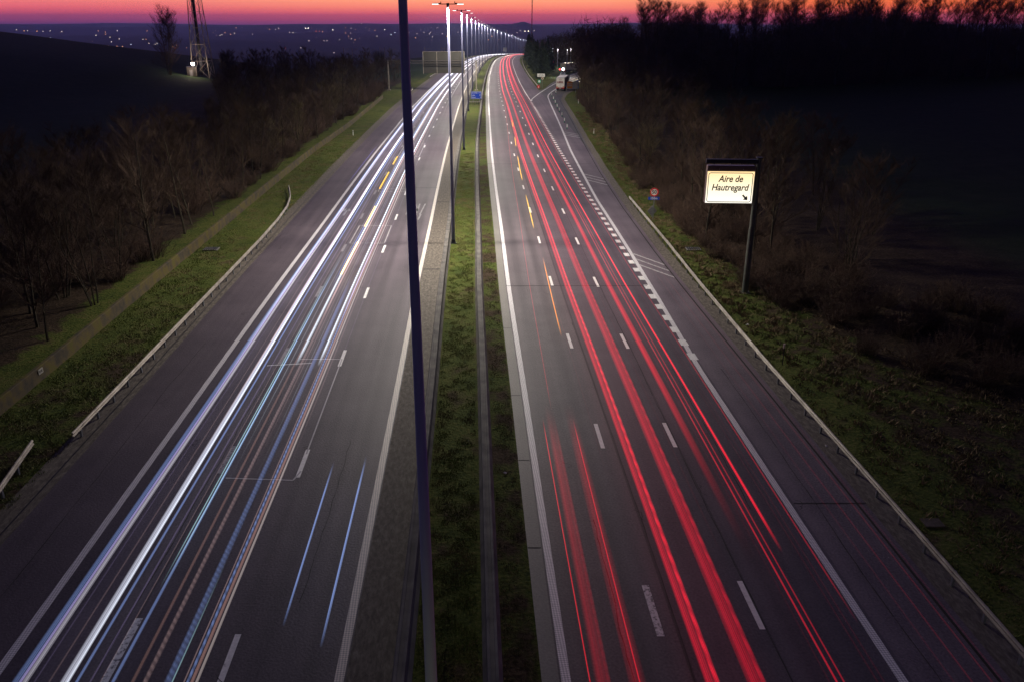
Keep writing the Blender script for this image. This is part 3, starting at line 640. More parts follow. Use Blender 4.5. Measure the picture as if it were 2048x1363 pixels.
def scatter(n, fn_region, dmin, tries=60000, seed=1):
    rng = np.random.default_rng(seed); P = []
    for _ in range(tries):
        if len(P) >= n: break
        p = fn_region(rng)
        if p is None: continue
        dm = dmin(p) if callable(dmin) else dmin
        if all((p[0] - q[0]) ** 2 + (p[1] - q[1]) ** 2 > dm * dm for q in P): P.append(p)
    return P
# left thicket
def rl(rng):
    y = 24 + 330 * rng.random() ** 1.35; lim = 60 + .17 * max(0, y - 60) + (8 if y > 200 else 0)
    edge = 30.2 if y < 200 else 33
    o = -(edge + (lim - edge) * rng.random() ** 1.2); x = float(xc(y)) + o
    if x < -.66 * y * .98 - 12: return None
    if y > 250 and x < -97: return None
    zt = float(ground(x, y)) + 11 - 19.4; zc = y * .9317 - zt * .3632; px_, py_ = 1012 + 1650 * x / zc, 681.5 - 1650 * (y * .3632 + zt * .9317) / zc
    if px_ < 440 and py_ < 232 - .12 * px_: return None      # the meadow behind stays open
    return (x, y)
def where_left(x, y):
    o = -(x - float(xc(y)))
    return ('in the first row behind the low mossy wall' if o < 35 else 'deeper inside the thicket' if o < 50 else 'at the back of the thicket') + (', at the lower left' if y < 60 else ', near the curved guardrail' if y < 110 else ', near the amber lights' if y < 170 else ', towards the gantry')
PL = scatter(290, rl, lambda p: 2.3 + p[1] * .018, seed=3)
for i, (x, y) in enumerate(PL):
    yl = (y > 120 and random.random() < .3)
    if y > 230: ms, kd = random.choice(TB + TA), 'bare'
    ms = random.choice(TY) if yl else random.choice(TA + TA + TB)
    s = random.uniform(.72, 1.08) * (1.0 if y > 60 else .95)
    if yl: plant('bare_tree', ms, x, y, s, random.uniform(0, 6.28), 'yellowish bare bushy tree ' + where_left(x, y).replace('the low ', 'the '), 'tree', 'yellowish trees of the left thicket')
    else: plant('bare_tree', ms, x, y, s, random.uniform(0, 6.28), 'bare brown tree ' + where_left(x, y).replace('the low ', 'the '), 'tree', 'bare trees of the left thicket')
# brush and undergrowth below them
def rlb(rng):
    y = 26 + 250 * rng.random() ** 1.3; o = -(30.0 + 30 * rng.random() ** 1.2); x = float(xc(y)) + o
    return (x, y) if x > -.66 * y - 12 else None
for x, y in scatter(200, rlb, 1.3, seed=5):
    plant('brush', random.choice(BU), x, y, random.uniform(.8, 1.7), random.uniform(0, 6.28), 'small brown shrub ' + where_left(x, y).replace('the low ', 'the '), 'shrub', 'undergrowth shrubs left of the wall')
# lone tree beside the mast
plant('bare_tree', bare_tree_mesh(201, H=21, spread=.33, stems=6, limbs=90, subs=9, twigs=9, low=.12, lean=.05, thick=.8), -112.5, 290, 1.0, .4, 'tall lone bare tree standing left of the lattice mast on the hill', 'tree', zoff=-.3)
for i, (x, y, s) in enumerate([(-97, 305, .6), (-92, 312, .75), (-103, 322, .5), (-88, 318, .8), (-84, 330, .75), (-76, 335, .8), (-70, 330, .7)]):
    plant('bare_tree', random.choice(TB), x, y, s * 1.35, i, 'dark bare tree of the clump just right of the lattice mast', 'tree', 'clump of trees right of the mast')

# right side thicket along the verge
def rr(rng):
    y = 66 + 200 * rng.random() ** 1.1; e = float(redge(y))
    b = 4.6 + 24 * rng.random() ** 1.3; x = float(xc(y)) + e + b
    return (x, y)
PR = scatter(78, rr, lambda p: 3.2, seed=8)
for i, (x, y) in enumerate(PR):
    ms = random.choice(TB + TA + (TY if y > 110 else []))
    plant('bare_tree', ms, x, y, random.uniform(.75, 1.05), random.uniform(0, 6.28), 'leafless right-verge tree ' + ('in the front row' if x - float(xc(y)) - float(redge(y)) < 10 else 'deep in the thicket') + (' behind the lit sign' if y < 100 else ' beside the hatched shoulder' if y < 160 else ' near the blue and orange signs'), 'tree', 'bare trees of the right thicket')
plant('bare_tree', TB[1], 27.2, 62.5, .95, 2.0, 'branching multi-stemmed bare tree catching light to the right of the lit sign', 'tree')
plant('bare_tree', TA[2], 23.0, 70.0, 1.0, .5, 'slender dark bare tree just behind the post of the lit sign', 'tree')
plant('bare_tree', TB[0], 25.5, 78.0, 1.1, 1.1, 'tall thin-stemmed bare tree behind the lit sign, further than its neighbours', 'tree')
# low brown brush along the lower right
def rbr(rng):
    y = 33 + 75 * rng.random(); e = 14.1
    edge = np.interp(y, [33, 39.6, 46.5, 58, 72, 110], [15, 10.8, 7.0, 4.5, 3.6, 3.6])
    b = edge + (17 if y < 60 else 9) * rng.random() ** 1.1; return (float(xc(y)) + e + b, y)
for x, y in scatter(120, rbr, 1.25, seed=9):
    plant('brush', random.choice(BU), x, y, random.uniform(.6, 1.15), random.uniform(0, 6.28), 'brown leafless shrub ' + ('at the near end of the brush, lower right of the photo' if y < 48 else 'right of the lit sign post' if y < 62 else 'just behind the lit sign' if y < 80 else 'behind the round speed limit sign'), 'shrub', 'brown brush on the right verge')
def rbr2(rng):
    y = 110 + 140 * rng.random(); return (float(xc(y)) + float(redge(y)) + 4.2 + 5 * rng.random(), y)
for x, y in scatter(55, rbr2, 2., seed=12):
    plant('brush', random.choice(BU), x, y, random.uniform(.7, 1.2), random.uniform(0, 6.28), 'low brown shrub at the foot of the trees along the exit lane', 'shrub', 'shrubs along the exit lane')
# tall woods on the right skyline
def rt(rng):
    x = rng.uniform(42, 200); y = rng.uniform(255, 345) ; return (x, y)
for x, y in scatter(120, rt, 5.5, seed=21):
    plant('tall_tree', random.choice(TT), x, y, random.uniform(.95, 1.3), random.uniform(0, 6.28), 'tall bare skyline tree ' + ('above the far left end of the right-hand wood' if x / y < .22 else 'above the lit sign' if x / y < .34 else 'right of the lit sign' if x / y < .45 else 'in the dark upper right corner') + (', front row' if y < 300 else ', back row'), 'tree', 'tall trees on the right skyline')
SKY = [(1085, 62), (1110, 47), (1150, 32), (1180, 22), (1210, 30), (1250, 54), (1300, 56), (1330, 38), (1360, 18), (1400, 22), (1440, 52), (1500, 58), (1560, 40), (1590, 26), (1640, 14), (1700, 8), (1780, 8), (1860, 24), (1900, 30), (1960, 44), (2060, 40), (2200, 30)]
def plabel(x, y): return 'dense dark understorey tree ' + ('at the far left end of the right-hand wood' if x / y < .22 else 'above the lit sign' if x / y < .34 else 'right of the lit sign' if x / y < .45 else 'in the dark upper right corner')
rs = random.Random(77)
for px in np.arange(1190, 2190, 13.0):      # the rounded outline of the understorey, as heights of real trees about 300 m away
    for row in range(2):
        y = rs.uniform(262, 285) + row * 26; x = (px - 1012 + rs.uniform(-6, 6)) / 1771. * y * 1.0
        top = 19.4 - (float(np.interp(px, [a for a, b in SKY], [b for a, b in SKY])) - 38) / 1771. * y - rs.uniform(0, 1.6) - (1 - row) * rs.uniform(0, 5)
        h = max(5.0, top - float(ground(x, y))); sc = h / 5.2
        plant('thicket_tree', rs.choice(BD), x, y, sc * rs.uniform(.55, .75), rs.uniform(0, 6.28), plabel(x, y), 'tree', 'dark understorey of the right-hand wood', sz=sc)
# further ridge towards the mast in the middle
RG = [(21, 600, .75), (27, 560, .85), (33, 540, .95), (39, 500, 1.0), (46, 490, 1.05), (53, 470, 1.0), (60, 470, 1.0), (30, 480, .75), (40, 455, .8), (50, 440, .9), (58, 430, .95), (66, 420, .9), (74, 430, .95), (82, 420, 1.), (36, 620, 1.0), (46, 590, 1.0), (66, 500, 1.05), (90, 440, 1.0), (100, 430, 1.0)]
for i, (x, y, s) in enumerate(RG):
    plant('thicket_tree', random.choice(BD), x, y, s * 3.2, i * 1.3, 'dark rounded tree on the far wooded ridge behind the rest area', 'tree', 'trees of the far ridge')
    plant('thicket_tree', random.choice(TB), x + 3, y + 4, s * 1.75, i * 1.7, 'dark rounded tree on the far wooded ridge behind the rest area', 'tree', 'trees of the far ridge')
# conifers on the island between the motorway and the rest area
for i, (o_, y, s) in enumerate([(18.6, 318, .85), (20.5, 334, 1.0), (22.5, 350, .95), (19.5, 360, 1.0), (24.5, 372, 1.1), (19.8, 385, 1.0), (23.5, 398, .95), (27.5, 392, .8), (20.2, 415, 1.05), (24.8, 430, 1.0), (19.8, 450, 1.1), (24, 470, 1.0), (20.5, 500, 1.1), (20.5, 545, 1.2), (21, 600, 1.2), (21.5, 660, 1.3), (22, 730, 1.4), (22.3, 800, 1.5)]):
    plant('fir_tree', FI[i % 3], float(xc(y)) + o_, y, s, i * 1.1, 'dark evergreen fir on the island between the motorway and the rest area', 'tree', 'firs beside the rest area')
# trees beyond the fields on the left, in the middle distance
for i in range(26):
    x = random.uniform(-150, -44); y = random.uniform(430, 640)
    if x > -.16 * y + 12: continue
    plant('thicket_tree', random.choice(BD), x, y, random.uniform(.9, 1.5), i, 'small dark tree of the far belt beyond the left thicket', 'tree', 'far tree belt on the left')

# ---------------------------------------------------------------- grass and litter blades
def grass_patch(name, region, n, hmin, hmax, mt, seed, label):
    rng = np.random.default_rng(seed); P = region(rng, n); k = len(P)
    h = rng.uniform(hmin, hmax, k); a = rng.uniform(0, 6.28, k); w = h * .22; le = rng.normal(0, .5, (k, 2)) * h[:, None]
    z = ground(P[:, 0], P[:, 1]) - .01
    dx, dy = np.cos(a) * w, np.sin(a) * w
    V = np.stack([np.stack([P[:, 0] - dx, P[:, 1] - dy, z], 1), np.stack([P[:, 0] + dx, P[:, 1] + dy, z], 1), np.stack([P[:, 0] + le[:, 0], P[:, 1] + le[:, 1], z + h], 1)], 1).reshape(-1, 3)
    me = bpy.data.meshes.new(name); me.vertices.add(3 * k); me.vertices.foreach_set('co', V.ravel()); me.loops.add(3 * k); me.loops.foreach_set('vertex_index', np.arange(3 * k)); me.polygons.add(k); me.polygons.foreach_set('loop_start', np.arange(0, 3 * k, 3)); me.update(); me.validate()
    me.materials.append(mt); o = new_obj(name, me); tag(o, label, 'grass', kind='stuff')
def clump(P, rng, s=.5, thr=.0):
    return P[(hsh(P[:, 0], P[:, 1], .45) + .6 * hsh(P[:, 0] + 5, P[:, 1], 1.7) + rng.normal(0, .18, len(P))) > thr]
def reg(oa, ob, ya, yb, thr=.75):
    def f(rng, n):
        y = ya + (yb - ya) * rng.random(n) ** 1.4; o = oa(y) + (ob(y) - oa(y)) * rng.random(n); return clump(np.stack([xc(y) + o, y], 1), rng, thr=thr)
    return f
c_ = lambda v: (lambda y: np.full_like(y, v))
grass_patch('median_grass', reg(c_(-4.75), c_(-2.75), 12, 130), 90000, .04, .10, M_tuft, 1, 'patchy short green grass covering the median between the concrete barriers')
M_tuftB = mat('dry_grass_blades', (.085, .07, .04), .9, noise=((.05, .065, .025), .5, .42, .6))
grass_patch('median_moss_grass', reg(c_(-1.9), c_(-.85), 12, 110), 26000, .03, .09, M_tuftB, 2, 'thin brownish grass in the narrow strip between barrier and gutter')
grass_patch('verge_grass', reg(c_(-27.6), c_(-22.6), 30, 150), 70000, .05, .16, M_tuft, 3, 'rough grass on the left verge between guardrail and low wall')
grass_patch('slope_grass', reg(lambda y: redge(y) + .8, lambda y: redge(y) + .8 + np.interp(y, [28, 33, 39.6, 46.5, 58, 72, 110, 300], [18, 15, 11, 7.3, 4.8, 4, 4, 4]), 16, 190), 190000, .05, .15, M_tuft, 4, 'rough green and straw-coloured grass on the right verge')
grass_patch('leaf_litter', reg(c_(-44.), c_(-28.2), 26, 150, .9), 60000, .03, .10, mat('dead_leaves', (.12, .08, .055), .9, noise=((.05, .035, .025), 2., .4, .6)), 5, 'dead leaves and dry stalks on the ground under the left thicket')

grass_patch('dry_stalks', reg(lambda y: redge(y) + 1.6, lambda y: redge(y) + 2 + np.interp(y, [28, 33, 39.6, 46.5, 58, 72, 110, 300], [19, 16, 12, 8, 5.5, 4.5, 4.5, 4.5]), 16, 190, 1.05), 110000, .10, .28, mat('straw', (.23, .165, .095), .9, noise=((.13, .09, .05), .8, .4, .6)), 6, 'pale dry stalks among the grass of the right verge')
grass_patch('median_dry_grass', reg(c_(-4.75), c_(-.85), 12, 120, 1.0), 40000, .04, .10, bpy.data.materials['straw'], 7, 'dry brownish stalks scattered through the median grass')

# ---------------------------------------------------------------- text helper
def text(body, size, loc, parent, mt, rot=(R(90), 0, 0), align='CENTER', shear=0.0, name='lettering', ext=.004, wscale=1.0, bold=0.0):
    cu = bpy.data.curves.new(name, 'FONT'); cu.body = body; cu.size = size; cu.align_x = align; cu.align_y = 'CENTER'; cu.shear = shear; cu.extrude = ext; cu.offset = bold
    tmp = bpy.data.objects.new(name, cu); COL.objects.link(tmp); bpy.context.view_layer.update()
    me = bpy.data.meshes.new_from_object(tmp.evaluated_get(bpy.context.evaluated_depsgraph_get())); bpy.data.objects.remove(tmp); me.name = name
    me.materials.clear(); me.materials.append(mt); o = new_obj(name, me, parent); o.location = loc; o.rotation_euler = rot; o.scale = (wscale, 1, 1)
    return o

# ---------------------------------------------------------------- the lit sign
sg = empty('illuminated_sign', (18.16, 59.8, float(ground(18.16, 59.8))), R(-3))
tag(sg, 'large glowing road sign hanging from a single post, reading Aire de Hautregard with an arrow', 'sign')
m = MB(); m.tube((0, 0, -.2), (0, 0, 5.0), .235, .21, n=20); m.tube((0, 0, 5.0), (0, 0, 10.1), .19, .165, n=20); m.build('post', mat('weathered_green_post', (.085, .10, .085), .6, .2, noise=((.14, .14, .12), 1.5, .35, .7)), sg, smooth=False)
MB().box((0, 0, .01), (.7, .7, .10)).build('footing', M_gut, sg)
m = MB(); m.box((-1.82, -.02, 9.88), (3.9, .26, .28)); m.box((.0, 0, 10.13), (.42, .34, .08)); m.build('beam', M_dark, sg, bevel=.01)
m = MB(); [m.box((x_, -.02, 9.70), (.10, .16, .12)) for x_ in (-3.2, -1.95, -.8)]; m.build('hanger', M_dark, sg)
brn = mat('brown_box', (.16, .11, .11), .45, .2)
PXA, PXB, PZA, PZB = -3.68, -.30, 6.90, 9.60
m = MB(); m.box(((PXA + PXB) / 2, -.10, (PZA + PZB) / 2), (PXB - PXA, .56, PZB - PZA)); m.build('light_box', brn, sg, bevel=.03)
face = bpy.data.materials.new('backlit_face'); face.use_nodes = True; n = face.node_tree.nodes; l = face.node_tree.links; n.clear()
oo = n.new('ShaderNodeOutputMaterial'); em = n.new('ShaderNodeEmission'); tcc = n.new('ShaderNodeTexCoord'); sp = n.new('ShaderNodeSeparateXYZ'); l.new(tcc.outputs['Generated'], sp.inputs[0])
rmp = ramp(n, [(0, lin(255, 250, 236)), (.35, lin(255, 244, 216)), (1, lin(255, 220, 160))]); l.new(sp.outputs['Z'], rmp.inputs[0]); l.new(rmp.outputs[0], em.inputs[0]); em.inputs[1].default_value = 1.3; l.new(em.outputs[0], oo.inputs[0])
fz0, fz1 = 6.93, 9.20
m = MB(); m.box(((PXA + PXB) / 2, -.40, (fz0 + fz1) / 2), (PXB - PXA - .04, .04, fz1 - fz0)); m.build('lit_panel', face, sg)
def rrect_frame(x0, x1, z0, z1, r, w, y, t=.012):
    def loop(x0, x1, z0, z1, r):
        pts = []
        for cx_, cz_, a0 in ((x1 - r, z0 + r, -90), (x1 - r, z1 - r, 0), (x0 + r, z1 - r, 90), (x0 + r, z0 + r, 180)):
            for k in range(7): a = R(a0 + 15 * k); pts.append((cx_ + r * math.cos(a), cz_ + r * math.sin(a)))
        return pts
    A = loop(x0, x1, z0, z1, r); B = loop(x0 + w, x1 - w, z0 + w, z1 - w, max(r - w, .01)); n_ = len(A)
    vs = [(p[0], y - t, p[1]) for p in A] + [(p[0], y - t, p[1]) for p in B] + [(p[0], y, p[1]) for p in A] + [(p[0], y, p[1]) for p in B]
    fs = []
    for i in range(n_):
        j = (i + 1) % n_; fs += [(i, j, n_ + j, n_ + i), (2 * n_ + i, i, j, 2 * n_ + j)[::-1], (n_ + i, n_ + j, 3 * n_ + j, 3 * n_ + i)]
    return MB().add(vs, fs)
M_ink = mat('sign_black', (.02, .02, .008), .6)
rrect_frame(PXA + .10, PXB - .10, fz0 + .06, fz1 - .08, .16, .045, -.421).build('border', M_ink, sg)
text('Aire de', .66, (-1.98, -.428, 8.66), sg, M_ink, shear=.22, bold=.013, wscale=.86)
text('Hautregard', .66, (-1.99, -.428, 8.04), sg, M_ink, shear=.22, bold=.013, wscale=.86)
ar = MB(); 
P_ = [(-.27, .06), (.0, .06), (.0, .20), (.26, 0), (.0, -.20), (.0, -.06), (-.27, -.06)]
ca, sa = math.cos(R(-45)), math.sin(R(-45)); Q_ = [(p * ca - q * sa, p * sa + q * ca) for p, q in P_]; ac = (-.83, 7.33)
ar.add([(ac[0] + p, -.432, ac[1] + q) for p, q in Q_] + [(ac[0] + p, -.422, ac[1] + q) for p, q in Q_], [tuple(range(7)), tuple(range(13, 6, -1))] + [(i, (i + 1) % 7, 7 + (i + 1) % 7, 7 + i)[::-1] for i in range(7)])
ar.build('arrow', M_ink, sg)
m = MB(); [m.box((x_, -.392, 9.36), (.03, .02, .05)) for x_ in (-2.83, -1.15)]; m.build('latch', M_wht, sg)

# ---------------------------------------------------------------- 50 sign
def post_sign(name, loc, label, h, rz=0.0, r=.035):
    t = empty(name, loc, rz); tag(t, label, 'sign'); MB().tube((0, 0, -.1), (0, 0, h), r, n=10).build('post', M_post, t); return t
x_, y_ = 15.2, 84.1
s5 = post_sign('speed_sign', (x_, y_, float(ground(x_, y_))), 'round red-bordered 50 speed limit sign above a blue distance plate', 3.1)
MB().disc((-.05, -.06, 2.9), .44, .03).build('disc', M_wht, s5); MB().ring((-.05, -.08, 2.9), .32, .44, .015).build('red_border', M_red, s5)
text('50', .50, (-.05, -.085, 2.9), s5, M_black, bold=.008, name='digits')
MB().box((-.05, -.055, 2.26), (1.14, .03, .30)).build('distance_plate', M_blue, s5); text('150m', .32, (-.05, -.076, 2.26), s5, M_wht, name='distance_text', bold=.004)
x_, y_ = 15.35, 85.6
s6 = post_sign('road_sign', (x_, y_, float(ground(x_, y_))), 'bare grey back of a low diamond-shaped sign just behind the speed limit post', 1.1, R(8))
m = MB(); q = .52; m.add([(-q, .03, .62), (0, .03, 1.22), (q, .03, .62), (0, .03, .04), (-q, .06, .62), (0, .06, 1.22), (q, .06, .62), (0, .06, .04)], [(0, 3, 2, 1), (4, 5, 6, 7), (0, 1, 5, 4), (1, 2, 6, 5), (2, 3, 7, 6), (3, 0, 4, 7)]); m.build('sheet', M_grey, s6)
m = MB(); m.box((0, .015, .8), (.7, .02, .04)); m.box((0, .015, .45), (.7, .02, .04)); m.build('bracket', M_post, s6)
# marker post right
x_, y_ = 16.65, 45.8
mp_ = empty('marker_post', (x_, y_, float(ground(x_, y_)))); tag(mp_, 'thin dark marker post with a small pale cap on the right verge grass', 'post')
MB().tube((0, 0, -.1), (0, 0, 1.1), .03, n=8).build('post', M_dark, mp_); MB().box((-.03, 0, 1.22), (.10, .10, .26)).build('cap', mat('pale_cap', (.5, .38, .35), .5), mp_)

# ---------------------------------------------------------------- verge reflector posts
def refl_post(x, y, label, h=.95):
    t = empty('reflector_post', (x, y, float(ground(x, y)))); tag(t, label, 'post', 'reflector posts on the verges')
    m = MB(); m.box((0, 0, h / 2 - .05), (.12, .10, h), taper=.75); m.build('body', M_wht, t, bevel=.01)
    MB().box((0, -.05, h * .72), (.07, .02, .14)).build('reflector', M_red if x > 0 else M_grey, t)
refl_post(-27.3, 150.7, 'small white reflector post on the left verge grass beside the long guardrail gap')
refl_post(15.9, 152.8, 'small white reflector post on the right verge beside the row of exit bollards')
refl_post(18.0, 212.7, 'yellowish reflector post below the orange and blue signs')
refl_post(-31, 384, 'far white reflector post left of the road under the gantry panels')
refl_post(12.9, 633, 'far white reflector post at the foot of the firs by the bend')

# exit bollards: green with white bands
def bollard(x, y):
    t = empty('bollard', (x, y, float(zr(y)) + .03))
    MB().tube((0, 0, 0), (0, 0, 1.0), .085, .075, n=14).build('body', M_green, t, smooth=True)
    MB().tube((0, 0, .35), (0, 0, .92), .092, n=14).build('white_band', M_wht, t); MB().tube((0, 0, .0), (0, 0, .05), .17, .15, n=14).build('foot', M_black, t)
    return t
bo = None
for i, (x, y) in enumerate([(11.5, 159.3), (11.7, 169.7), (11.9, 180.5), (11.9, 189.6), (11.95, 199), (12.1, 209.7), (12.3, 222), (12.6, 236), (14.3, 246)]):
    if bo is None: bo = bollard(x, y); t = bo
    else: t = copy_tree(bo); t.location = (x, y, float(zr(y)) + .03)
    tag(t, 'green and white bollard on the exit shoulder, %s from the near end of the row' % ['first', 'second', 'third', 'fourth', 'fifth', 'sixth', 'seventh', 'eighth', 'ninth'][i], 'bollard', 'green bollards on the exit shoulder')

# ---------------------------------------------------------------- gantry seen from behind
gx0, gx1, gy = -35.6, -9.0, 262.0
ga = empty('sign_gantry', (gx0, gy, float(ground(gx0, gy)))); tag(ga, 'dark sign gantry over the left carriageway, its panels seen from behind', 'gantry')
zb = -.9 - ga.location.z
g0 = 0.0; top = 7.7 - ga.location.z
for xx, nm in ((0, 'column'), (gx1 - gx0, 'column')):
    m = MB(); m.box((xx, 0, (top + zb) / 2), (.34, .34, top - zb)); m.box((xx, 0, zb + .1), (.9, .9, .2)); m.build(nm, M_galv, ga, bevel=.02)
m = MB(); W_ = gx1 - gx0 + .8
m.box((W_ / 2 - .4, -.3, top - .1), (W_, .12, .12)); m.box((W_ / 2 - .4, .3, top - .1), (W_, .12, .12)); m.box((W_ / 2 - .4, -.3, top - .75), (W_, .12, .12)); m.box((W_ / 2 - .4, .3, top - .75), (W_, .12, .12))
for k in range(18):
    xa = k * W_ / 18 - .4; m.tube((xa, -.3, top - .75), (xa + W_ / 36, -.3, top - .1), .03, n=6); m.tube((xa + W_ / 36, -.3, top - .1), (xa + W_ / 18, -.3, top - .75), .03, n=6)
m.build('truss_beam', mat('gantry_paint', (.085, .072, .066), .6, .0), ga)
m = MB(); m.tube((.0, 0, top - 2.1), (1.8, 0, top - .8), .06, n=8); m.tube((W_ - .8, 0, top - 2.1), (W_ - 2.6, 0, top - .8), .06, n=8); m.build('brace', M_dark, ga)
pz0, pz1 = 4.0 - ga.location.z, 10.15 - ga.location.z
M_panel = mat('panel_back', (.040, .036, .030), .6, .0, noise=((.032, .029, .024), .5, .35, .65))
PW = (12.4) / 3; px0 = 10.6
for k in range(3):
    m = MB(); m.box((px0 + PW * (k + .5), .55, (pz0 + pz1) / 2), (PW - .06, .08, pz1 - pz0)); m.build('panel', M_panel, ga)
m = MB(); [m.box((px0 + PW * k, .44, (pz0 + pz1) / 2 + .0), (.12, .12, pz1 - pz0 + .3)) for k in (0, 1, 2, 3)]; m.box((px0 + PW * 1.5, .44, pz1 + .04), (PW * 3, .14, .08)); m.build('panel_rib', M_galv, ga)

# ---------------------------------------------------------------- blue distance sign in the median
bz = float(zr(216)); bs = empty('distance_sign', (-7.5, 216, bz)); tag(bs, 'blue motorway distance sign standing in the median grass near the gantry', 'sign')
MB().box((0, 0, 1.72), (2.62, .05, 1.78)).build('panel', M_blue, bs, bevel=.04)
rrect_frame(-1.27, 1.27, .87, 2.57, .12, .035, -.027).build('border', M_wht, bs)
for k, (a, b) in enumerate((('Bruxelles', '117'), ('Liège', '23'), ('Herve', '8'))):
    text(a, .40, (-1.15, -.036, 2.27 - k * .53), bs, M_wht, align='LEFT'); text(b, .40, (1.15, -.036, 2.27 - k * .53), bs, M_wht, align='RIGHT')
m = MB(); [m.tube((x_, .08, -.2), (x_, .08, 2.5), .05, n=10) for x_ in (-.8, .8)]; m.build('legs', M_post, bs)
fr = empty('safety_fence', (-7.5, 209, bz)); tag(fr, 'short dark slatted fence piece just below the blue distance sign', 'fence')
MB().box((0, 0, .72), (2.9, .08, .12)).build('rail', M_galv, fr)
for k in range(6): MB().box((-1.3 + k * .52, 0, .33), (.10, .10, .72)).build('post', M_dark, fr)

# ---------------------------------------------------------------- signs at the gore
gs = post_sign('name_board', (10.95, 270, float(zr(270))), 'white name board with dark lettering on the island in front of the firs', 4.4)
MB().box((0, -.05, 4.0), (2.35, .05, .98)).build('board', M_wht, gs); text('Aire de', .36, (0, -.085, 4.2), gs, M_ink); text('Hautregard', .36, (0, -.085, 3.83), gs, M_ink)
gg = post_sign('exit_sign', (10.3, 267, float(zr(267))), 'small square green and white sign at the tip of the exit island', 2.9)
MB().box((0, -.05, 2.35), (.95, .04, .95)).build('board', M_green, gg); MB().disc((0, -.085, 2.35), .33, .02).build('white_disc', M_wht, gg)
gw = post_sign('information_sign', (11.5, 272, float(zr(272))), 'small round pale sign right of the green square sign on the exit island', 3.4)
MB().disc((0, -.05, 3.0), .42, .04).build('disc', M_cream, gw); MB().box((0, -.08, 3.0), (.18, .02, .4)).build('symbol', M_black, gw)
gt = post_sign('nose_sign', (9.95, 264, float(zr(264))), 'low red and white round sign at the nose of the exit island', 1.4)
MB().disc((0, -.05, .95), .47, .04).build('disc', M_red, gt)
m = MB(); m.add([(-.22, -.08, .72), (.22, -.08, .72), (0, -.08, 1.15), (-.22, -.065, .72), (.22, -.065, .72), (0, -.065, 1.15)], [(0, 1, 2), (5, 4, 3), (0, 3, 4, 1), (1, 4, 5, 2), (2, 5, 3, 0)]); m.build('symbol', M_wht, gt)

og = post_sign('service_sign', (20.2, 250, float(ground(20.2, 250)) - .1), 'wide grey service board with an orange panel beside the blue signs', 4.4, r=.06)
zc_ = -og.location.z + 1.45
MB().box((-.95, -.10, zc_), (3.1, .06, 2.1)).build('board', mat('grey_board', (.33, .31, .33), .5), og)
m = MB(); m.box((-1.7, -.145, zc_ + .05), (1.45, .03, 1.9)); m.build('orange_panel', M_orange, og)
m = MB(); m.box((-1.7, -.17, zc_ + .38), (1.1, .015, .3)); m.box((-1.7, -.17, zc_ - .12), (1.1, .015, .3)); m.build('pale_band', mat('pale_band', (.5, .4, .42), .5), og)
bg = post_sign('service_sign', (21.0, 252, float(ground(21.0, 252)) - .1), 'column of small blue service plates at the right of the orange panel', 4.2)
zc_ = -bg.location.z + 1.5
for k in range(3): MB().box((-.1, -.06, zc_ + .8 - k * .82), (.85, .04, .70)).build('plate', M_blue if k != 2 else mat('light_blue_film', (.02, .22, .7), .4), bg)

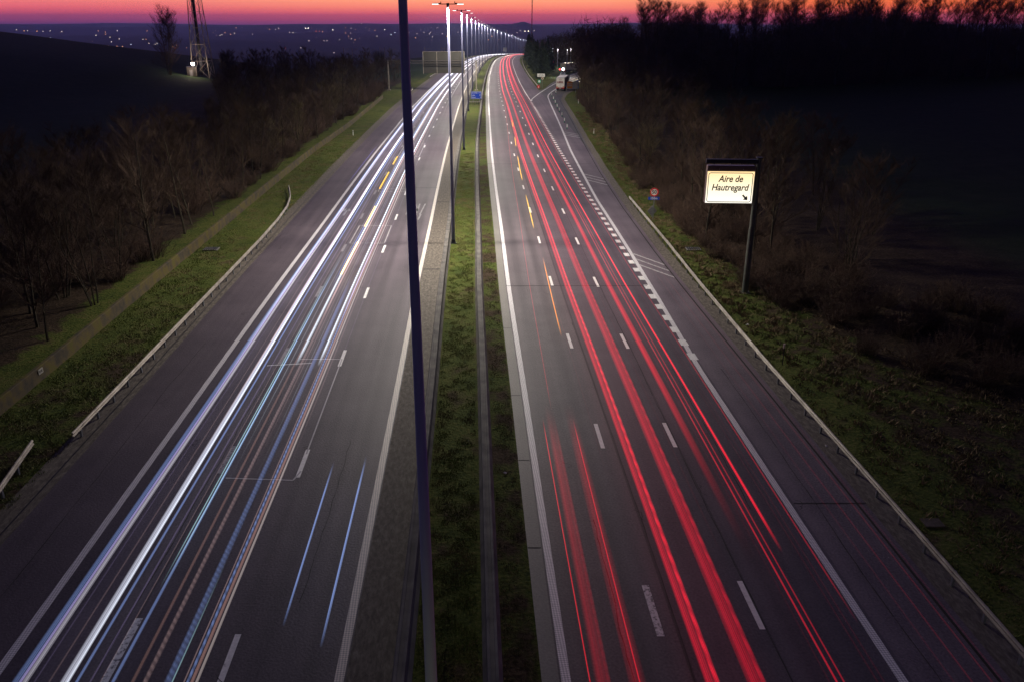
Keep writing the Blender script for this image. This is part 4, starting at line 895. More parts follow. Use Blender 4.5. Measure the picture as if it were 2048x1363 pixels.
# ---------------------------------------------------------------- trucks and cars
def truck(loc, rz, label, body=(.90, .86, .82), text_on=True, length=13.4):
    t = empty('truck', loc, rz); tag(t, label, 'truck')
    mb_ = mat('trailer_paint', body, .4); dk = mat('chassis_black', (.02, .02, .022), .6); rd = mat('trailer_red', (.35, .03, .035), .45)
    tr_ = MB(); tr_.box((0, length / 2, 2.45), (2.52, length, 2.85)); tr_.build('trailer_box', mb_, t, bevel=.05)
    m = MB(); m.box((0, -.01, 3.84), (2.56, .05, .10)); m.box((-1.25, -.01, 2.45), (.07, .05, 2.8)); m.box((1.25, -.01, 2.45), (.07, .05, 2.8)); m.box((0, -.015, 2.45), (.03, .03, 2.8)); m.build('rear_frame', M_galv, t)
    MB().box((0, -.02, .90), (2.54, .10, .32)).build('rear_bumper', rd, t, bevel=.02)
    m = MB(); m.box((0, length / 2, .95), (1.0, length - .4, .18)); m.box((0, .3, .58), (2.3, .12, .14)); m.box((0, 6.8, .75), (2.4, 1.6, .6)); m.build('chassis', dk, t)
    for s in (-1, 1):
        MB().box((s * 1.0, -.085, .90), (.42, .03, .16)).build('tail_light', mat('tail_lens', (.5, .02, .02), .3, emit=(1, .03, .02), estr=.25), t)
    MB().box((0, -.085, .86), (.55, .02, .14)).build('number_plate', M_wht, t)
    for yy in (2.3, 3.6, 4.9, length + .2, length + 3.6):
        for s in (-1, 1):
            w = MB(); w.tube((s * 1.22, yy, .5), (s * .88, yy, .5), .5, n=20); wo = w.build('wheel', dk, t); h_ = MB(); h_.tube((s * 1.235, yy, .5), (s * 1.20, yy, .5), .27, n=16); h_.build('rim', M_galv, wo)
    cb = MB(); cb.box((0, length + 2.6, 1.95), (2.45, 2.3, 2.9), taper=.94); cb.build('cab', mb_, t, bevel=.12)
    m = MB(); m.box((0, length + 3.77, 2.3), (2.1, .06, .9)); m.build('windscreen', M_black, t)
    if text_on:
        wine = mat('wine_red', (.28, .02, .04), .5); gold = mat('gold_yellow', (.65, .38, .05), .5)
        text('LIEGL', .74, (0, -.05, 2.55), t, wine, wscale=1.0, bold=.018)
        m = MB()
        for k in (-2, -1, 0, 1, 2): a = R(90 + k * 24); m.box((math.cos(a) * .52, -.03, 3.0 + math.sin(a) * .38), (.05, .02, .24))
        m.build('emblem', mat('pinkish_print', (.55, .3, .3), .5), t)
        m = MB(); [m.box((s * .95, -.035, 1.28), (.46, .02, .18)) for s in (-1, 1)]; m.build('yellow_plate', gold, t)
        m = MB()
        m.box((1.275, 3.5, 1.9), (.02, 4.5, 1.1)); m.build('side_print', mat('side_blue', (.10, .10, .32), .5), t)
        m = MB(); m.box((1.275, 7.2, 2.7), (.025, 11, 1.6)); m.build('side_panel', mat('side_wine', (.30, .14, .12), .5), t)
    return t
truck((16.25, 258, float(zr(258)) + .03), R(-9), 'white semi-trailer truck with dark red LIEGL lettering stopped at the start of the exit ramp')
TX = 27.0
truck((24.4, 372, float(zr(372)) + .1), R(-28), 'pale parked truck deep in the rest area, left one of the pair', (.62, .58, .50), False, 9)
truck((30.4, 384, float(zr(384)) + .1), R(-24), 'pale parked truck deep in the rest area, right one of the pair', (.5, .47, .42), False, 9)
def car(loc, rz, label, col):
    t = empty('parked_car', loc, rz); tag(t, label, 'car')
    cp = mat('car_paint', col, .3, .3)
    sec = [(-2.15, .35, .80), (-2.05, .3, 1.0), (-1.5, .3, 1.05), (-1.0, .3, 1.42), (.3, .3, 1.45), (1.05, .3, 1.0), (2.0, .3, .80), (2.2, .4, .62)]
    vs = []
    for y, z0, z1 in sec:
        w = .88; wt = .88 if z1 < 1.2 else .66
        vs += [(-w, y, z0), (-w, y, min(z1, .95)), (-wt, y, z1), (wt, y, z1), (w, y, min(z1, .95)), (w, y, z0)]
    fs = [(i * 6 + j, i * 6 + (j + 1) % 6, (i + 1) * 6 + (j + 1) % 6, (i + 1) * 6 + j) for i in range(len(sec) - 1) for j in range(6)] + [tuple(range(6)), tuple(range(len(vs) - 1, len(vs) - 7, -1))]
    MB().add(vs, fs).build('body', cp, t, smooth=False, bevel=.04)
    for yy in (-1.35, 1.35):
        for s in (-1, 1): w = MB(); w.tube((s * .9, yy, .32), (s * .68, yy, .32), .32, n=16); w.build('wheel', M_black, t)
    m = MB(); m.box((0, -1.26, 1.24), (1.2, .30, .26), rx=R(52)); m.box((0, .72, 1.24), (1.2, .5, .06), rx=R(-32)); m.build('window', M_black, t)
    for s in (-1, 1): MB().box((s * .68, -2.14, .78), (.28, .05, .12)).build('tail_light', M_red, t)
    for s in (-1, 1): MB().box((s * .62, 2.18, .64), (.30, .05, .12)).build('headlight', M_wht, t)
    return t
car((22.6, 345, float(zr(345)) + .1), R(170), 'parked car with bright headlights at the entrance of the rest area', (.35, .36, .38))
car((31, 350, float(zr(350)) + .1), R(60), 'dark parked car below the parked trucks in the rest area', (.05, .05, .07))
hl = empty('headlamp', (27.0, 404, .2)); 
def glowball(name, loc, r, col, s, label, cat, group=None):
    bm_ = MB(); n_ = 8; vs = []
    for i in range(1, 6):
        for j in range(n_): a = math.pi * i / 6; b = 2 * math.pi * j / n_; vs.append((r * math.sin(a) * math.cos(b), r * math.sin(a) * math.sin(b), r * math.cos(a)))
    fs = [(i * n_ + j, i * n_ + (j + 1) % n_, (i + 1) * n_ + (j + 1) % n_, (i + 1) * n_ + j) for i in range(4) for j in range(n_)] + [tuple(range(n_)), tuple(range(5 * n_ - 1, 4 * n_ - 1, -1))]
    o = bm_.add(vs, fs).build(name, glow(name + '_glow', col, s)); o.location = loc; tag(o, label, cat, group); return o
bpy.data.objects.remove(hl)
def rest_light(x, y, h, label, watts):
    z = float(ground(x, y)); t = empty('area_lamp', (x, y, z)); tag(t, label, 'lamp post', 'lamps of the rest area')
    MB().tube((0, 0, 0), (0, 0, h), .08, .05, n=8).build('post', M_pole, t)
    m = MB(); m.box((0, -.35, h), (.30, .75, .12)); m.build('lamp_head', M_dark, t); m = MB(); m.box((0, -.4, h - .09), (.42, .6, .08)); m.build('lens', M_lens, t)
    ld = bpy.data.lights.new('area_light', 'POINT'); ld.energy = watts * .55; ld.color = (1, .84, .58); ld.shadow_soft_size = .3
    o = bpy.data.objects.new('area_light', ld); COL.objects.link(o); o.parent = t; o.location = (0, -.45, h - .4)
for i, (x, y, h, wn) in enumerate([(23.0, 430, 9, 3500), (24.6, 415, 9, 3000), (28.4, 405, 9, 5000), (31.5, 425, 9, 5000), (36, 410, 8, 6000), (28.5, 330, 8, 9000)]):
    rest_light(x, y, h, 'small lit lamp over the rest area, %s from the left' % ['first', 'second', 'third', 'fourth', 'fifth', 'sixth'][i], wn)
glowball('headlamp', (22.3, 338, 1.1), .42, (.75, .88, 1.0), 40, 'glaring bluish white lamp among the parked vehicles of the rest area', 'lamp')
glowball('red_lamp', (20.9, 337, 1.1), .26, (1, .05, .06), 6, 'small red lamp left of the glaring white one in the rest area', 'lamp')
glowball('red_lamp', (22.0, 410, float(zr(410)) + 3.2), .25, (1, .02, .05), 5, 'tiny red light above the parked trucks, below the first area lamp', 'lamp')
ld = bpy.data.lights.new('white_glare', 'POINT'); ld.energy = 1200; ld.color = (.75, .88, 1); ld.shadow_soft_size = .4; o = bpy.data.objects.new('white_glare', ld); COL.objects.link(o); o.location = (22.3, 337.2, 1.2)

# ---------------------------------------------------------------- lattice mast on the hill, hut with floodlight
mz_ = float(ground(-104.5, 300)); ms = empty('lattice_mast', (-104.8, 300, mz_ - .2)); tag(ms, 'tall lattice radio mast on the hill at the left, its lower part floodlit', 'mast')
Hm = 44.0
def half(z): return 2.9 - z * .045
legs = [(-1, -1), (1, -1), (1, 1), (-1, 1)]
for sx, sy in legs:
    m = MB(); m.tube((sx * half(0), sy * half(0), 0), (sx * half(Hm), sy * half(Hm), Hm), .15, .11, n=8); m.build('leg', M_galv, ms)
m = MB(); z = 0.0
while z < Hm - 3:
    z2 = z + 5.6 - z * .03
    for i in range(4):
        a, b = legs[i], legs[(i + 1) % 4]; h1, h2 = half(z), half(min(z2, Hm))
        m.tube((a[0] * h1, a[1] * h1, z), (b[0] * h2, b[1] * h2, z2), .06, n=5); m.tube((b[0] * h1, b[1] * h1, z), (a[0] * h2, a[1] * h2, z2), .06, n=5); m.tube((a[0] * h2, a[1] * h2, z2), (b[0] * h2, b[1] * h2, z2), .06, n=5)
    z = z2
m.build('bracing', M_galv, ms)
m = MB(); m.box((-.4, -.2, 22), (.9, .5, 42)); m.build('cable_ladder', M_dark, ms)
hz = float(ground(-107.8, 300)); hu = empty('equipment_hut', (-107.4, 297.5, hz)); tag(hu, 'small dark equipment hut with a glaring floodlight at the foot of the lattice mast', 'hut')
M_hut = mat('hut_wall', (.05, .042, .036), .8)
MB().box((0, 0, 1.5), (3.4, 2.6, 3.0)).build('wall', M_hut, hu); MB().box((0, 0, 3.08), (3.7, 2.9, .16)).build('roof', M_dark, hu); MB().box((-.3, -1.32, 1.05), (1.0, .06, 2.1)).build('door', M_grey, hu)
m = MB(); m.tube((1.0, -2.2, 0), (1.0, -2.2, 4.0), .06, n=8); m.build('lamp_pole', M_dark, hu)
fl = MB(); fl.box((1.0, -2.3, 4.1), (.95, .25, .85)); fl.build('floodlight', glow('floodlight_glow', (1, .78, .62), 60), hu, bevel=.05)
ld = bpy.data.lights.new('flood', 'POINT'); ld.energy = 1900; ld.color = (1, .80, .66); ld.shadow_soft_size = .25; o = bpy.data.objects.new('flood', ld); COL.objects.link(o); o.parent = hu; o.location = (1.0, -2.8, 4.1)

# slender aerial far behind
am = empty('aerial', (44.0, 1500, float(ground(44, 1500)))); tag(am, 'slender red and white aerial rising far behind the firs against the sky', 'mast')
h0 = -am.location.z + 62
for k in range(10):
    za, zb_ = h0 * k / 10, h0 * (k + 1) / 10; m = MB(); m.tube((0, 0, za), (0, 0, zb_), .8, n=6)
    m.build('segment', M_red if k % 2 else mat('dull_white', (.4, .4, .42), .5), am)
m = MB(); m.box((0, 0, h0 - 1), (7, 2.5, 6), taper=.8); m.build('antenna', M_dark, am)

# railway catenary poles beyond the thicket
cat0 = None
CP = [(-84.5, 480, 8), (-74, 474, 8.4), (-64, 482, 8), (-69.5, 500, 8), (-60, 520, 8), (-93, 500, 8), (-52, 560, 8), (-78, 540, 8), (-43, 610, 8), (-47, 640, 8)]
for i, (x, y, h) in enumerate(CP):
    z = 4.9 - 8.2 + (480 - y) * .028
    if cat0 is None:
        cat0 = t = empty('catenary_pole', (x, y, z)); m = MB(); m.box((0, 0, h / 2 - 4), (.28, .28, h + 8)); m.build('post', M_galv, t)
        m = MB(); m.tube((0, 0, h - 1.2), (3.0, 0, h - .6), .05, n=6); m.tube((0, 0, h - 2.6), (3.0, 0, h - .7), .05, n=6); m.build('arm', M_galv, t)
    else: t = copy_tree(cat0); t.location = (x, y, z)
    tag(t, 'faint pale upright pole with a side arm beyond the left thicket, near the gantry', 'pole', 'poles beyond the thicket')
# board far down the road
z = float(zr(1000)); t = empty('overhead_board', (float(xc(1000)) - 15.5, 1000, z)); tag(t, 'small square grey board over the road at the far bend', 'sign')
MB().box((0, 0, 5.9), (4.2, .3, 4.4)).build('board', M_grey, t); m = MB(); [m.tube((x_, 0, -.2), (x_, 0, 4.4), .15, n=8) for x_ in (-1.6, 1.6)]; m.build('legs', M_grey, t)

# ---------------------------------------------------------------- drain covers and litter
M_dirt2 = mat('stained_slab', (.11, .085, .075), .9, noise=((.06, .05, .04), 3, .35, .65))
for x, y, lab in ((16.9, 72.4, 'square dark drain cover in the grass between the guardrail and the lit sign'), (-26.6, 72.4, 'grey drain cover in the left verge grass beside the curved guardrail'), (17.6, 29.0, 'pale concrete slab in the grass behind the right guardrail')):
    if x == 17.6: sc_ = .6
    else: sc_ = 1.0
    t = empty('drain_cover', (x, y, float(ground(x, y)) + .05)); tag(t, lab, 'drain cover'); t.scale = (sc_,) * 3
    MB().box((0, 0, 0), (1.3, 1.0, .10)).build('frame', M_gut if sc_ == 1 else M_dirt2, t, bevel=.01)
    if sc_ < 1: continue
    m = MB(); [m.box((-.5 + .2 * k, 0, .065), (.12, .8, .03)) for k in range(6)]; m.build('grate', M_dark, t)
def litter(x, y, z, s, label, col=(.7, .68, .7)):
    m = MB(); k = 7
    vs = [(s * math.cos(2 * math.pi * i / k) * random.uniform(.5, 1), s * math.sin(2 * math.pi * i / k) * random.uniform(.4, .9), random.uniform(0, .3) * s) for i in range(k)] + [(0, 0, .6 * s)]
    vs += [(v[0] * .9, v[1] * .9, v[2] - .02) for v in vs[:k]]
    m.add(vs, [(i, (i + 1) % k, k) for i in range(k)] + [(i, k + 1 + i, k + 1 + (i + 1) % k, (i + 1) % k) for i in range(k)])
    o = m.build('litter', mat('litter', col, .6)); o.location = (x, y, z + .04); tag(o, label, 'litter', 'scraps of litter')
litter(15.6, 35.6, 0, .10, 'white scrap lying on the dirt edge of the right shoulder'); litter(-.05, 33.0, 0.02, .12, 'crumpled white scrap in the strip right of the median barrier')
litter(-3.1, 91.5, 0, .35, 'pale torn bag in the median grass beyond the nearest lit lamp post', (.5, .48, .45)); litter(16.4, 52.5, .05, .14, 'tiny white scrap on the right verge grass by the marker post')
litter(-21.2, 28.2, .03, .10, 'small pale scrap on the left shoulder edge near the guardrail gap', (.5, .42, .38))

# ---------------------------------------------------------------- lights of the valley
def px_dir(px, py): return (px - 1012) / 1650.0, (643.5 - (py - 38)) # unused helper
TOWN = []
rng = np.random.default_rng(44)
base_px = [(33, 60, 'w'), (55, 62, 'w'), (74, 63, 'o'), (92, 82, 'w'), (101, 76, 'b'), (128, 89, 'o'), (157, 90, 'o'), (211, 69, 'o'), (220, 75, 'w'), (223, 84, 'w'), (234, 93, 'o'), (245, 93, 'o'), (262, 89, 'b'), (286, 79, 'w'), (292, 79, 'o'), (298, 87, 'w'), (311, 89, 'w'), (314, 87, 'w'),
           (346, 94, 'o'), (350, 96, 'r'), (353, 91, 'o'), (373, 96, 'o'), (367, 125, 'w'), (342, 111, 'o'), (440, 71, 'w'), (444, 70, 'w'), (450, 66, 'o'), (461, 69, 'o'), (469, 67, 'w'), (505, 69, 'w'), (551, 59, 'w'), (539, 59, 'o'), (559, 60, 'o'), (570, 97, 'r'), (579, 65, 'w'), (586, 66, 'w'), (602, 96, 'w'),
           (611, 57, 'W'), (616.5, 57, 'W'), (618, 82, 'w'), (632, 63, 'r'), (639, 63, 'r'), (645, 64, 'o'), (648, 82, 'w'), (654, 82, 'w'), (665.5, 59.8, 'Y'), (668, 106, 'w'), (679, 80, 'w'), (702.5, 57, 'w'), (701, 66, 'w'), (703, 78, 'w'), (710, 80, 'o'), (722.5, 47.5, 'w'), (750, 61, 'o'), (769, 60, 'Y'), (754, 73, 'w'), (790, 66, 'b'), (782, 70, 'b'),
           (831, 76, 'o'), (834, 68, 'w'), (848, 65, 'w'), (859, 68, 'w'), (861, 65, 'w'), (885, 68, 'w'), (893, 73, 'o'), (865, 74, 'w'), (916, 65, 'w'), (963, 67, 'w'), (984, 73, 'o'), (976, 68, 'w'), (1034, 66, 'w'), (1050, 63, 'W'), (1057, 63, 'W'), (1041, 62, 'w'), (1025, 69, 'w'), (1068, 62, 'w')]
for k in range(60):
    px = rng.uniform(0, 1020); py = 56 + 30 * rng.random() ** 2.2 + (6 if px < 420 else 0); base_px.append((px, py, rng.choice(['w', 'o', 'd', 'd', 'd'])))
COLS = {'w': ((1, .85, .75), 2.2, 1.0, 'white'), 'W': ((1, .86, .66), 9, 1.35, 'bright warm'), 'Y': ((1, .95, .6), 6, 1.2, 'yellow'), 'b': ((.7, .85, 1), 3, 1.0, 'bluish'), 'o': ((1, .45, .18), 2.4, 1.0, 'orange'), 'r': ((1, .18, .08), 2.2, 1.0, 'red'), 'd': ((1, .6, .5), 1.0, .7, 'dim')}
TM = {k: glow('valley_lamp_' + k, c[0], c[1] * 1.6) for k, c in COLS.items()}
TMESH = {}
def lamp_mesh(k):
    if k in TMESH: return TMESH[k]
    m = MB(); n_ = 6; vs = []
    for i in range(1, 4):
        for j in range(n_): a = math.pi * i / 4; b = 2 * math.pi * j / n_; vs.append((math.sin(a) * math.cos(b), math.sin(a) * math.sin(b), math.cos(a)))
    m.add(vs, [(i * n_ + j, i * n_ + (j + 1) % n_, (i + 1) * n_ + (j + 1) % n_, (i + 1) * n_ + j) for i in range(2) for j in range(n_)] + [tuple(range(n_)), tuple(range(3 * n_ - 1, 2 * n_ - 1, -1))])
    me = bpy.data.meshes.new('valley_lamp'); me.from_pydata(m.v, [], m.f); me.update(); me.materials.append(TM[k]); TMESH[k] = me; return me
th = math.atan(643.5 / 1650.); ct, st_ = math.cos(th), math.sin(th)
for px, py, k in base_px:
    a = (px - 1012) / 1650.; b = -(py - 681.5) / 1650.; d = np.array([a, ct + b * st_, -st_ + b * ct]); d /= np.linalg.norm(d)
    D = 1500.; 
    while D < 12500:
        p = d * D + np.array([0, 0, CAM_H])
        if p[2] < float(ground(p[0], p[1])) + 6: break
        D *= 1.02
    if D >= 12500 : D = 10500
    p = d * D + np.array([0, 0, CAM_H])
    o = new_obj('valley_lamp', lamp_mesh(k)); s = D / 1650. * .52 * COLS[k][2]; o.scale = (s, s, s); o.location = p.tolist()
    tag(o, '%s point of lamp light far off in the hazy blue valley' % COLS[k][3], 'lamp', '%s lights of the valley' % COLS[k][3])

# ---------------------------------------------------------------- the streaks of light over the lanes
def streak_mat(name, col, s, strands=0.5, xs=14.0, beat=0.0):
    """light in the air: it adds to what lies behind it, its fine strands run lengthwise, its ends fade (attribute 'end')"""
    strands = min(1.0, strands * 1.5); m = bpy.data.materials.new(name); m.use_nodes = True; n = m.node_tree.nodes; l = m.node_tree.links; n.clear()
    out = n.new('ShaderNodeOutputMaterial'); e = n.new('ShaderNodeEmission'); t = n.new('ShaderNodeBsdfTransparent'); ad = n.new('ShaderNodeAddShader')
    e.inputs[0].default_value = (*col, 1)
    uv = n.new('ShaderNodeUVMap'); uv.uv_map = 'run'; mp = n.new('ShaderNodeMapping'); mp.inputs['Scale'].default_value = (xs, .006, 1); l.new(uv.outputs[0], mp.inputs[0])
    x = n.new('ShaderNodeTexNoise'); x.inputs['Scale'].default_value = 1.; x.inputs['Detail'].default_value = 3; l.new(mp.outputs[0], x.inputs[0])
    mr_ = n.new('ShaderNodeMapRange'); mr_.inputs['From Min'].default_value = .36; mr_.inputs['From Max'].default_value = .66; mr_.inputs['To Min'].default_value = 1 - strands; mr_.inputs['To Max'].default_value = 1 + strands; l.new(x.outputs['Fac'], mr_.inputs['Value'])
    at = n.new('ShaderNodeAttribute'); at.attribute_name = 'end'
    mu_ = n.new('ShaderNodeMath'); mu_.operation = 'MULTIPLY'; l.new(mr_.outputs[0], mu_.inputs[0]); l.new(at.outputs['Fac'], mu_.inputs[1])
    ac_ = n.new('ShaderNodeAttribute'); ac_.attribute_name = 'across'
    sq = n.new('ShaderNodeMath'); sq.operation = 'MULTIPLY'; l.new(ac_.outputs['Fac'], sq.inputs[0]); l.new(ac_.outputs['Fac'], sq.inputs[1])
    so = n.new('ShaderNodeMath'); so.operation = 'MULTIPLY_ADD'; l.new(sq.outputs[0], so.inputs[0]); so.inputs[1].default_value = -1.45; so.inputs[2].default_value = 1.45
    sp_ = n.new('ShaderNodeMath'); sp_.operation = 'MULTIPLY'; l.new(so.outputs[0], sp_.inputs[0]); l.new(mu_.outputs[0], sp_.inputs[1])
    cur = sp_.outputs[0]
    if beat:
        sp = n.new('ShaderNodeSeparateXYZ'); l.new(uv.outputs[0], sp.inputs[0])
        a_ = n.new('ShaderNodeMath'); a_.operation = 'MULTIPLY'; a_.inputs[1].default_value = 2 * math.pi / beat; l.new(sp.outputs['Y'], a_.inputs[0])
        b_ = n.new('ShaderNodeMath'); b_.operation = 'MULTIPLY_ADD'; b_.inputs[1].default_value = 20; l.new(sp.outputs['X'], b_.inputs[0]); l.new(a_.outputs[0], b_.inputs[2])
        s_ = n.new('ShaderNodeMath'); s_.operation = 'SINE'; l.new(b_.outputs[0], s_.inputs[0])
        c2 = n.new('ShaderNodeMath'); c2.operation = 'MULTIPLY_ADD'; c2.inputs[1].default_value = .3; c2.inputs[2].default_value = .8; l.new(s_.outputs[0], c2.inputs[0])
        d_ = n.new('ShaderNodeMath'); d_.operation = 'MULTIPLY'; l.new(cur, d_.inputs[0]); l.new(c2.outputs[0], d_.inputs[1]); cur = d_.outputs[0]
    f_ = n.new('ShaderNodeMath'); f_.operation = 'MULTIPLY'; f_.inputs[1].default_value = s * .5; l.new(cur, f_.inputs[0]); l.new(f_.outputs[0], e.inputs[1])
    l.new(e.outputs[0], ad.inputs[0]); l.new(t.outputs[0], ad.inputs[1]); l.new(ad.outputs[0], out.inputs[0])
    m.cycles.emission_sampling = 'NONE'
    return m
SM = {}
GW = 'white and blue light streaks over the left carriageway'
def streak(o_, h, w, ht, col, s, ya, yb, label, group, fa=0.0, fb=0.0, strands=.5, beat=0.0, drift=None):
    key = (col, s, strands, beat, w > .2)
    if key not in SM: SM[key] = streak_mat('light_streak', col, s, strands, 34.0 if w > .2 else 46.0, beat)
    ys = [ya]
    while ys[-1] < yb: ys.append(min(yb, ys[-1] + (1.2 if ys[-1] < 40 else 2.5 if ys[-1] < 160 else 6)))
    n_ = 12; vs = []; en = []; uv = []; cs_ = []; o_is_left = (group == GW)
    for y in ys:
        oo_ = o_(y) if callable(o_) else o_ + (drift(y) if drift else 0)
        cx_ = float(xc(y)) + oo_; cz_ = float(zr(y)) + h
        e_ = float(np.interp(y, [15, 30, 60, 100, 160, 300], [.40, .60, 1.0, 1.35, 1.7, 2.1] if o_is_left else [.62, .75, 1.0, 1.2, 1.4, 1.7]))
        if fa: e_ *= float(sm((y - ya) / fa))
        if fb: e_ *= float(sm((yb - y) / fb))
        for j in range(n_):
            a = 2 * math.pi * (j + .5) / n_; vs.append((cx_ + w / 2 * math.cos(a), y, cz_ + ht / 2 * math.sin(a))); en.append(e_); uv.append((w / 2 * math.cos(a), y)); cs_.append(math.cos(a))
    fs = [(i * n_ + j, i * n_ + (j + 1) % n_, (i + 1) * n_ + (j + 1) % n_, (i + 1) * n_ + j) for i in range(len(ys) - 1) for j in range(n_)] + [tuple(range(n_)), tuple(range(len(vs) - 1, len(vs) - n_ - 1, -1))]
    me = bpy.data.meshes.new('light_streak'); me.from_pydata(vs, [], fs); me.update()
    at = me.attributes.new('end', 'FLOAT', 'POINT'); at.data.foreach_set('value', np.array(en, np.float32)); at = me.attributes.new('across', 'FLOAT', 'POINT'); at.data.foreach_set('value', np.array(cs_, np.float32))
    lay = me.uv_layers.new(name='run'); idx = np.zeros(len(me.loops), int); me.loops.foreach_get('vertex_index', idx); lay.data.foreach_set('uv', np.array(uv)[idx].ravel())
    me.materials.append(SM[key])
    return tag(new_obj('light_streak', me), label, 'light streak', group)
RED = (1, .010, .040); RED2 = (1, .012, .038); GR = 'red light streaks over the right carriageway'; FAR = 1350
streak(4.24, .8, .32, .14, RED, .38, 5, FAR, 'left one of the two brightest wide red streaks, in the middle lane', GR, strands=.7)
streak(4.46, .8, .17, .12, (1, .010, .035), .8, 5, 240, 'brightest beaded red strand laid over the left wide red streak', GR, strands=.5, beat=1.15, fb=60)
streak(5.60, .8, .50, .14, RED, .30, 5, FAR, 'right one of the two brightest wide red streaks, in the middle lane', GR, strands=.6)
streak(5.86, .8, .16, .10, RED, .38, 5, 160, 'beaded edge strand on the right side of the right wide red streak', GR, beat=1.15, fb=60)
streak(7.45, .8, .42, .12, RED2, .42, 25.5, FAR, 'dimmer wide red streak right of the two brightest, fading out before the camera', GR, fa=22, strands=.5)
streak(8.1, .75, .07, .06, RED2, .50, 5, FAR, 'thin red streak just left of the sharp bright one in the right lane', GR)
streak(8.32, .75, .06, .05, RED2, .35, 5, FAR, 'very thin red streak squeezed between two others in the right lane', GR)
streak(8.72, .8, .12, .10, (1, .008, .03), .95, 26, FAR, 'sharp bright red streak in the right lane, ending halfway down', GR, fa=3)
streak(9.85, .8, .06, .06, RED2, .30, 22, FAR, 'thin red streak close to the left side of the right edge line', GR, fa=3)
streak(10.25, .8, .05, .05, RED2, .30, 60, FAR, 'faint red streak touching the square block line', GR, fa=10)
streak(12.15, .8, .035, .05, RED2, .10, 5, 70, 'hair-thin red streak on the right shoulder, nearer the edge line', GR, fb=15)
streak(12.75, .8, .035, .05, RED2, .10, 5, 66, 'hair-thin red streak on the right shoulder, nearer the guardrail', GR, fb=15)
def r9(y): return float(np.interp(y, [5, 39, 56, 100, 150, 213, 260], [1.16, 1.16, 1.44, 2.2, 3.1, 3.97, 4.2]))
streak(r9, .8, .035, .05, RED2, .45, 38, 300, 'single thin red streak alone in the left lane of the right carriageway', GR, fa=3)
streak(.63, .8, .045, .06, (1, .01, .03), .75, 5, 37, 'thin sharp red line at the left edge of the lower left red pair', GR, fb=2)
streak(.98, .8, .42, .14, RED, .13, 5, 39, 'broad dim red band starting low in the left lane, left one', GR, fb=7, strands=.5)
streak(1.2, .8, .12, .12, RED, .14, 5, 38, 'ribbed red strand on the right half of the lower left red band', GR, fb=5, beat=.5)
streak(2.05, .8, .55, .14, RED, .10, 5, 39, 'broad dim red band starting low in the left lane, right one', GR, fb=7, strands=.5)
streak(2.13, .8, .045, .06, (1, .01, .03), .75, 5, 37, 'thin sharp red line inside the lower right dim red band', GR, fb=2)
YL = (1, .55, .03); OG = (1, .32, .01); GO = 'short amber streaks'
streak(lambda y: float(np.interp(y, [49, 67], [2.77, 3.11])), .8, .09, .07, OG, .9, 48.5, 67, 'orange dash of light in the left lane right of the thin red streak', GO, fa=3, fb=4)
for ya, yb, nm in ((77, 93.5, 'nearest'), (102, 122, 'second'), (131, 143, 'third'), (156, 168, 'farthest')):
    streak(lambda y: float(np.interp(y, [77, 110, 137, 163], [3.02, 3.42, 3.96, 4.34])), .8, .12, .1, YL, 1.1, ya, yb, '%s yellow dash of the slanting row between the left and middle lanes' % nm, GO, fa=2, fb=3)
WH = (.80, .86, 1.0); BL = (.30, .44, .95); PU = (.62, .48, .95); PK = (.85, .56, .56); OR = (.78, .42, .36); CY = (.55, .92, 1)
def dk(y0, a): return lambda y: a * float(np.clip((y - y0) / 300., 0, 1))
streak(-16.78, .65, .30, .10, BL, .30, 5, FAR, 'bluish outer streak along the left edge of the leftmost white pair', GW, strands=.8)
streak(-16.62, .7, .10, .07, PU, .62, 5, FAR, 'lilac core streak of the leftmost pair', GW, strands=.5)
streak(-16.48, .7, .17, .09, (.78, .74, .86), .55, 5, FAR, 'greyish white streak forming the right half of the leftmost pair', GW, strands=.7)
streak(-15.28, .7, .30, .10, (.80, .82, 1), .62, 5, FAR, 'broad bright white streak in the left lane, brightest near the camera', GW, strands=.8)
streak(-15.20, .7, .10, .07, WH, 1.1, 5, FAR, 'sharp white core inside the broad bright white streak', GW, strands=.4)
streak(-14.95, .65, .10, .07, BL, .55, 5, FAR, 'blue streak hugging the right side of the broad bright white one', GW)
streak(-13.98, .65, .045, .05, CY, .95, 24, 75, 'thin cyan white streak, left strand of a close twin line', GW, fa=4, fb=35)
streak(-13.86, .65, .045, .05, CY, .95, 24, 75, 'thin cyan white streak, right strand of a close twin line', GW, fa=4, fb=35)
streak(-13.85, .65, .12, .06, BL, .45, 5, 70, 'dim blue streak continuing the twin cyan line towards the camera', GW, fb=20)
streak(-13.22, .7, .12, .07, OR, .16, 5, 60, 'dull orange streak left of the ribbed brownish one', GW, fb=15)
streak(-12.84, .7, .18, .07, PK, .20, 5, 62, 'ribbed dull pinkish streak in the middle of the left carriageway', GW, fb=15, beat=.30)
streak(-12.15, .7, .26, .08, BL, .26, 5, 62, 'ribbed blue streak left of the orange and pink pair', GW, fb=8, beat=.28)
streak(-12.02, .7, .045, .05, CY, .8, 5, 26, 'short thin cyan line at the bottom inside the ribbed blue streak', GW, fb=8)
streak(-11.66, .7, .05, .05, PK, .35, 5, 80, 'hair-thin pink streak between blue and orange ones', GW, fb=20)
streak(-11.55, .7, .10, .06, BL, .55, 5, 80, 'dashed blue streak beside the orange one', GW, beat=.45, fb=20)
streak(-11.42, .7, .12, .07, OR, .36, 5, 110, 'orange red streak at the right side of the middle lane bundle', GW, fb=50)
streak(-11.28, .7, .10, .06, (.9, .75, .72), .45, 5, 140, 'pale pink streak on the right flank of the orange one', GW, fb=50)
GB = GW
streak(-16.70, .7, .16, .08, WH, .55, 38, FAR, 'white core of the leftmost pair, left strand, beginning beside the guardrail', GW, fa=25, strands=.6)
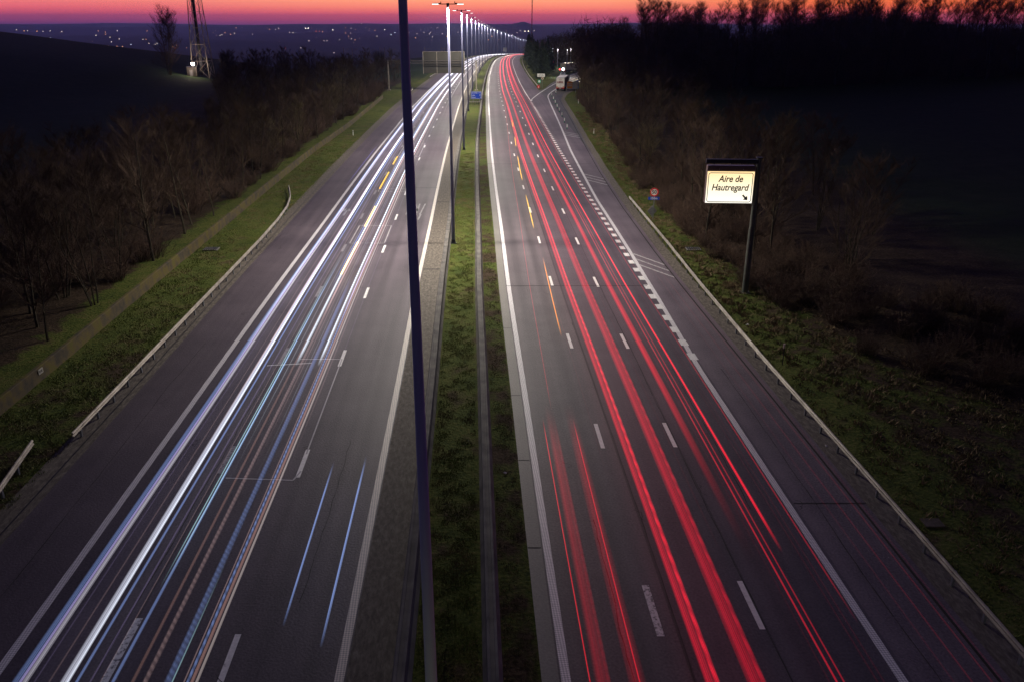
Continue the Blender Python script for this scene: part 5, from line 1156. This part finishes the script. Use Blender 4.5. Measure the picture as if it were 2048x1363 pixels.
streak(-15.40, .7, .10, .06, PK, .40, 30, FAR, 'rosy streak on the left flank of the broad bright white one', GW, fa=20, strands=.5)
rs2 = random.Random(5)
for i, (o_, c, nm) in enumerate([(-16.2, PU, 'violet'), (-15.75, PK, 'pinkish'), (-14.5, PU, 'violet'), (-14.2, PK, 'pinkish'), (-13.5, WH, 'white'), (-12.65, PK, 'pinkish'), (-12.4, WH, 'white'), (-12.25, PU, 'violet'), (-11.1, PK, 'pinkish'), (-10.6, PU, 'violet')]):
    near = i < 4
    streak(o_, .7, .035 + .02 * (i % 3), .05, c, .22 if i in (3, 4, 6) else .13, 5 if near else 30, 320 if near else 260, 'faint hair-thin %s line %s' % (nm, ['between the two leftmost white pairs', 'just left of the broad white streak', 'right of the blue line beside the broad white streak', 'left of the cyan twin line', 'just left of the middle lane pair', 'inside the middle lane pair, left one', 'in the centre of the middle lane pair', 'inside the middle lane pair, right one', 'just right of the middle lane bundle', 'farthest right beside the lane dashes'][i]), GW, fa=0 if near else 15, fb=100)
for i, (o_, ya) in enumerate([(3.0, 30), (6.4, 24), (7.85, 5), (9.3, 5), (9.5, 5), (11.6, 5), (13.1, 5)]):
    streak(o_, .8, .03, .05, RED2, .05, ya, 90, 'very faint hair-thin red line %s' % ['left of the two brightest red streaks', 'right of the two brightest red streaks', 'beside the dimmer wide red streak', 'right of the sharp bright red streak', 'between the sharp red streak and the edge line', 'hugging the right edge line', 'nearest to the right guardrail'][i], GR, fa=6, fb=30)
streak(-13.10, .7, .20, .10, WH, .85, 44, FAR, 'left white streak of the middle lane pair, beginning halfway up', GW, fa=3, strands=.7)
streak(-12.86, .7, .16, .08, PK, .50, 50, FAR, 'pinkish streak on the right side of the left middle lane streak', GW, fa=8, strands=.5)
streak(-11.80, .7, .17, .09, WH, 1.0, 44, FAR, 'right white streak of the middle lane pair, beginning halfway up', GW, fa=3, strands=.7)
streak(-11.55, .7, .12, .08, PK, .60, 50, FAR, 'rosy streak on the right side of the right middle lane streak', GW, fa=8, strands=.5)
streak(-13.35, .65, .10, .07, BL, .55, 58, 400, 'blue streak left of the middle lane pair, passing the amber blocks', GW, fa=10)
streak(-9.18, .7, .08, .06, BL, .85, 22, 33, 'left one of two short blue streaks alone in the right-hand lane', GW, fa=2, fb=3)
streak(-7.77, .7, .09, .06, BL, .85, 21, 33.5, 'right one of two short blue streaks alone in the right-hand lane', GW, fa=2, fb=3)
streak(-18.1, .65, .05, .05, (.3, .3, 1), .5, 95, 135, 'faint violet line crossing the left edge line', GW, fa=20, fb=10)
# far away, where many lamps overlap, the whole width of the lanes carries light
for i, (o_, w) in enumerate([(-16.9, .55), (-15.3, .55), (-13.1, .5), (-11.6, .5), (-9.6, .22), (-14.9, .4)]):
    streak(o_, .9, w, .35, (1, .97, 1), .34, 120 if i < 4 else 150, FAR, ['outermost left', 'second from left', 'third from left', 'fourth from left', 'thin innermost', 'filling'][i] + ' broad white streak of the far stretch towards the bend', GW, fa=200, strands=.4)
for i, o_ in enumerate((4.2, 5.6, 7.6, 9.0)):
    streak(o_, .9, .5, .25, (1, .09, .13), .45, 150, FAR, ['leftmost', 'second', 'third', 'rightmost'][i] + ' broad red streak of the far stretch towards the bend', GR, fa=250, strands=.5)
for nm, ya, yb, o_ in (('nearest', 62, 72, -13.05), ('second', 78, 87, -13.2), ('third', 97, 108, -13.75), ('farthest', 114.5, 121, -13.8)):
    streak(o_, .8, .24, .1, (1, .55, .03), 1.0, ya, yb, '%s amber block of light in the row along the left carriageway' % nm, GO)

# ---------------------------------------------------------------- haze: one box of even air round everything
if HAZE > 0:
    m = MB(); m.box((0, 5500, -19), (16400, 12400, 180)); hz_ = m.build('haze', mat('x'), None)
    hm = bpy.data.materials.new('haze'); hm.use_nodes = True; n = hm.node_tree.nodes; n.clear(); oo = n.new('ShaderNodeOutputMaterial'); pv = n.new('ShaderNodeVolumePrincipled')
    pv.inputs['Color'].default_value = (.48, .62, 1, 1); pv.inputs['Density'].default_value = HAZE; pv.inputs['Anisotropy'].default_value = 0.72
    hm.node_tree.links.new(pv.outputs[0], oo.inputs['Volume']); hz_.data.materials.clear(); hz_.data.materials.append(hm)
    hz_['kind'] = 'stuff'
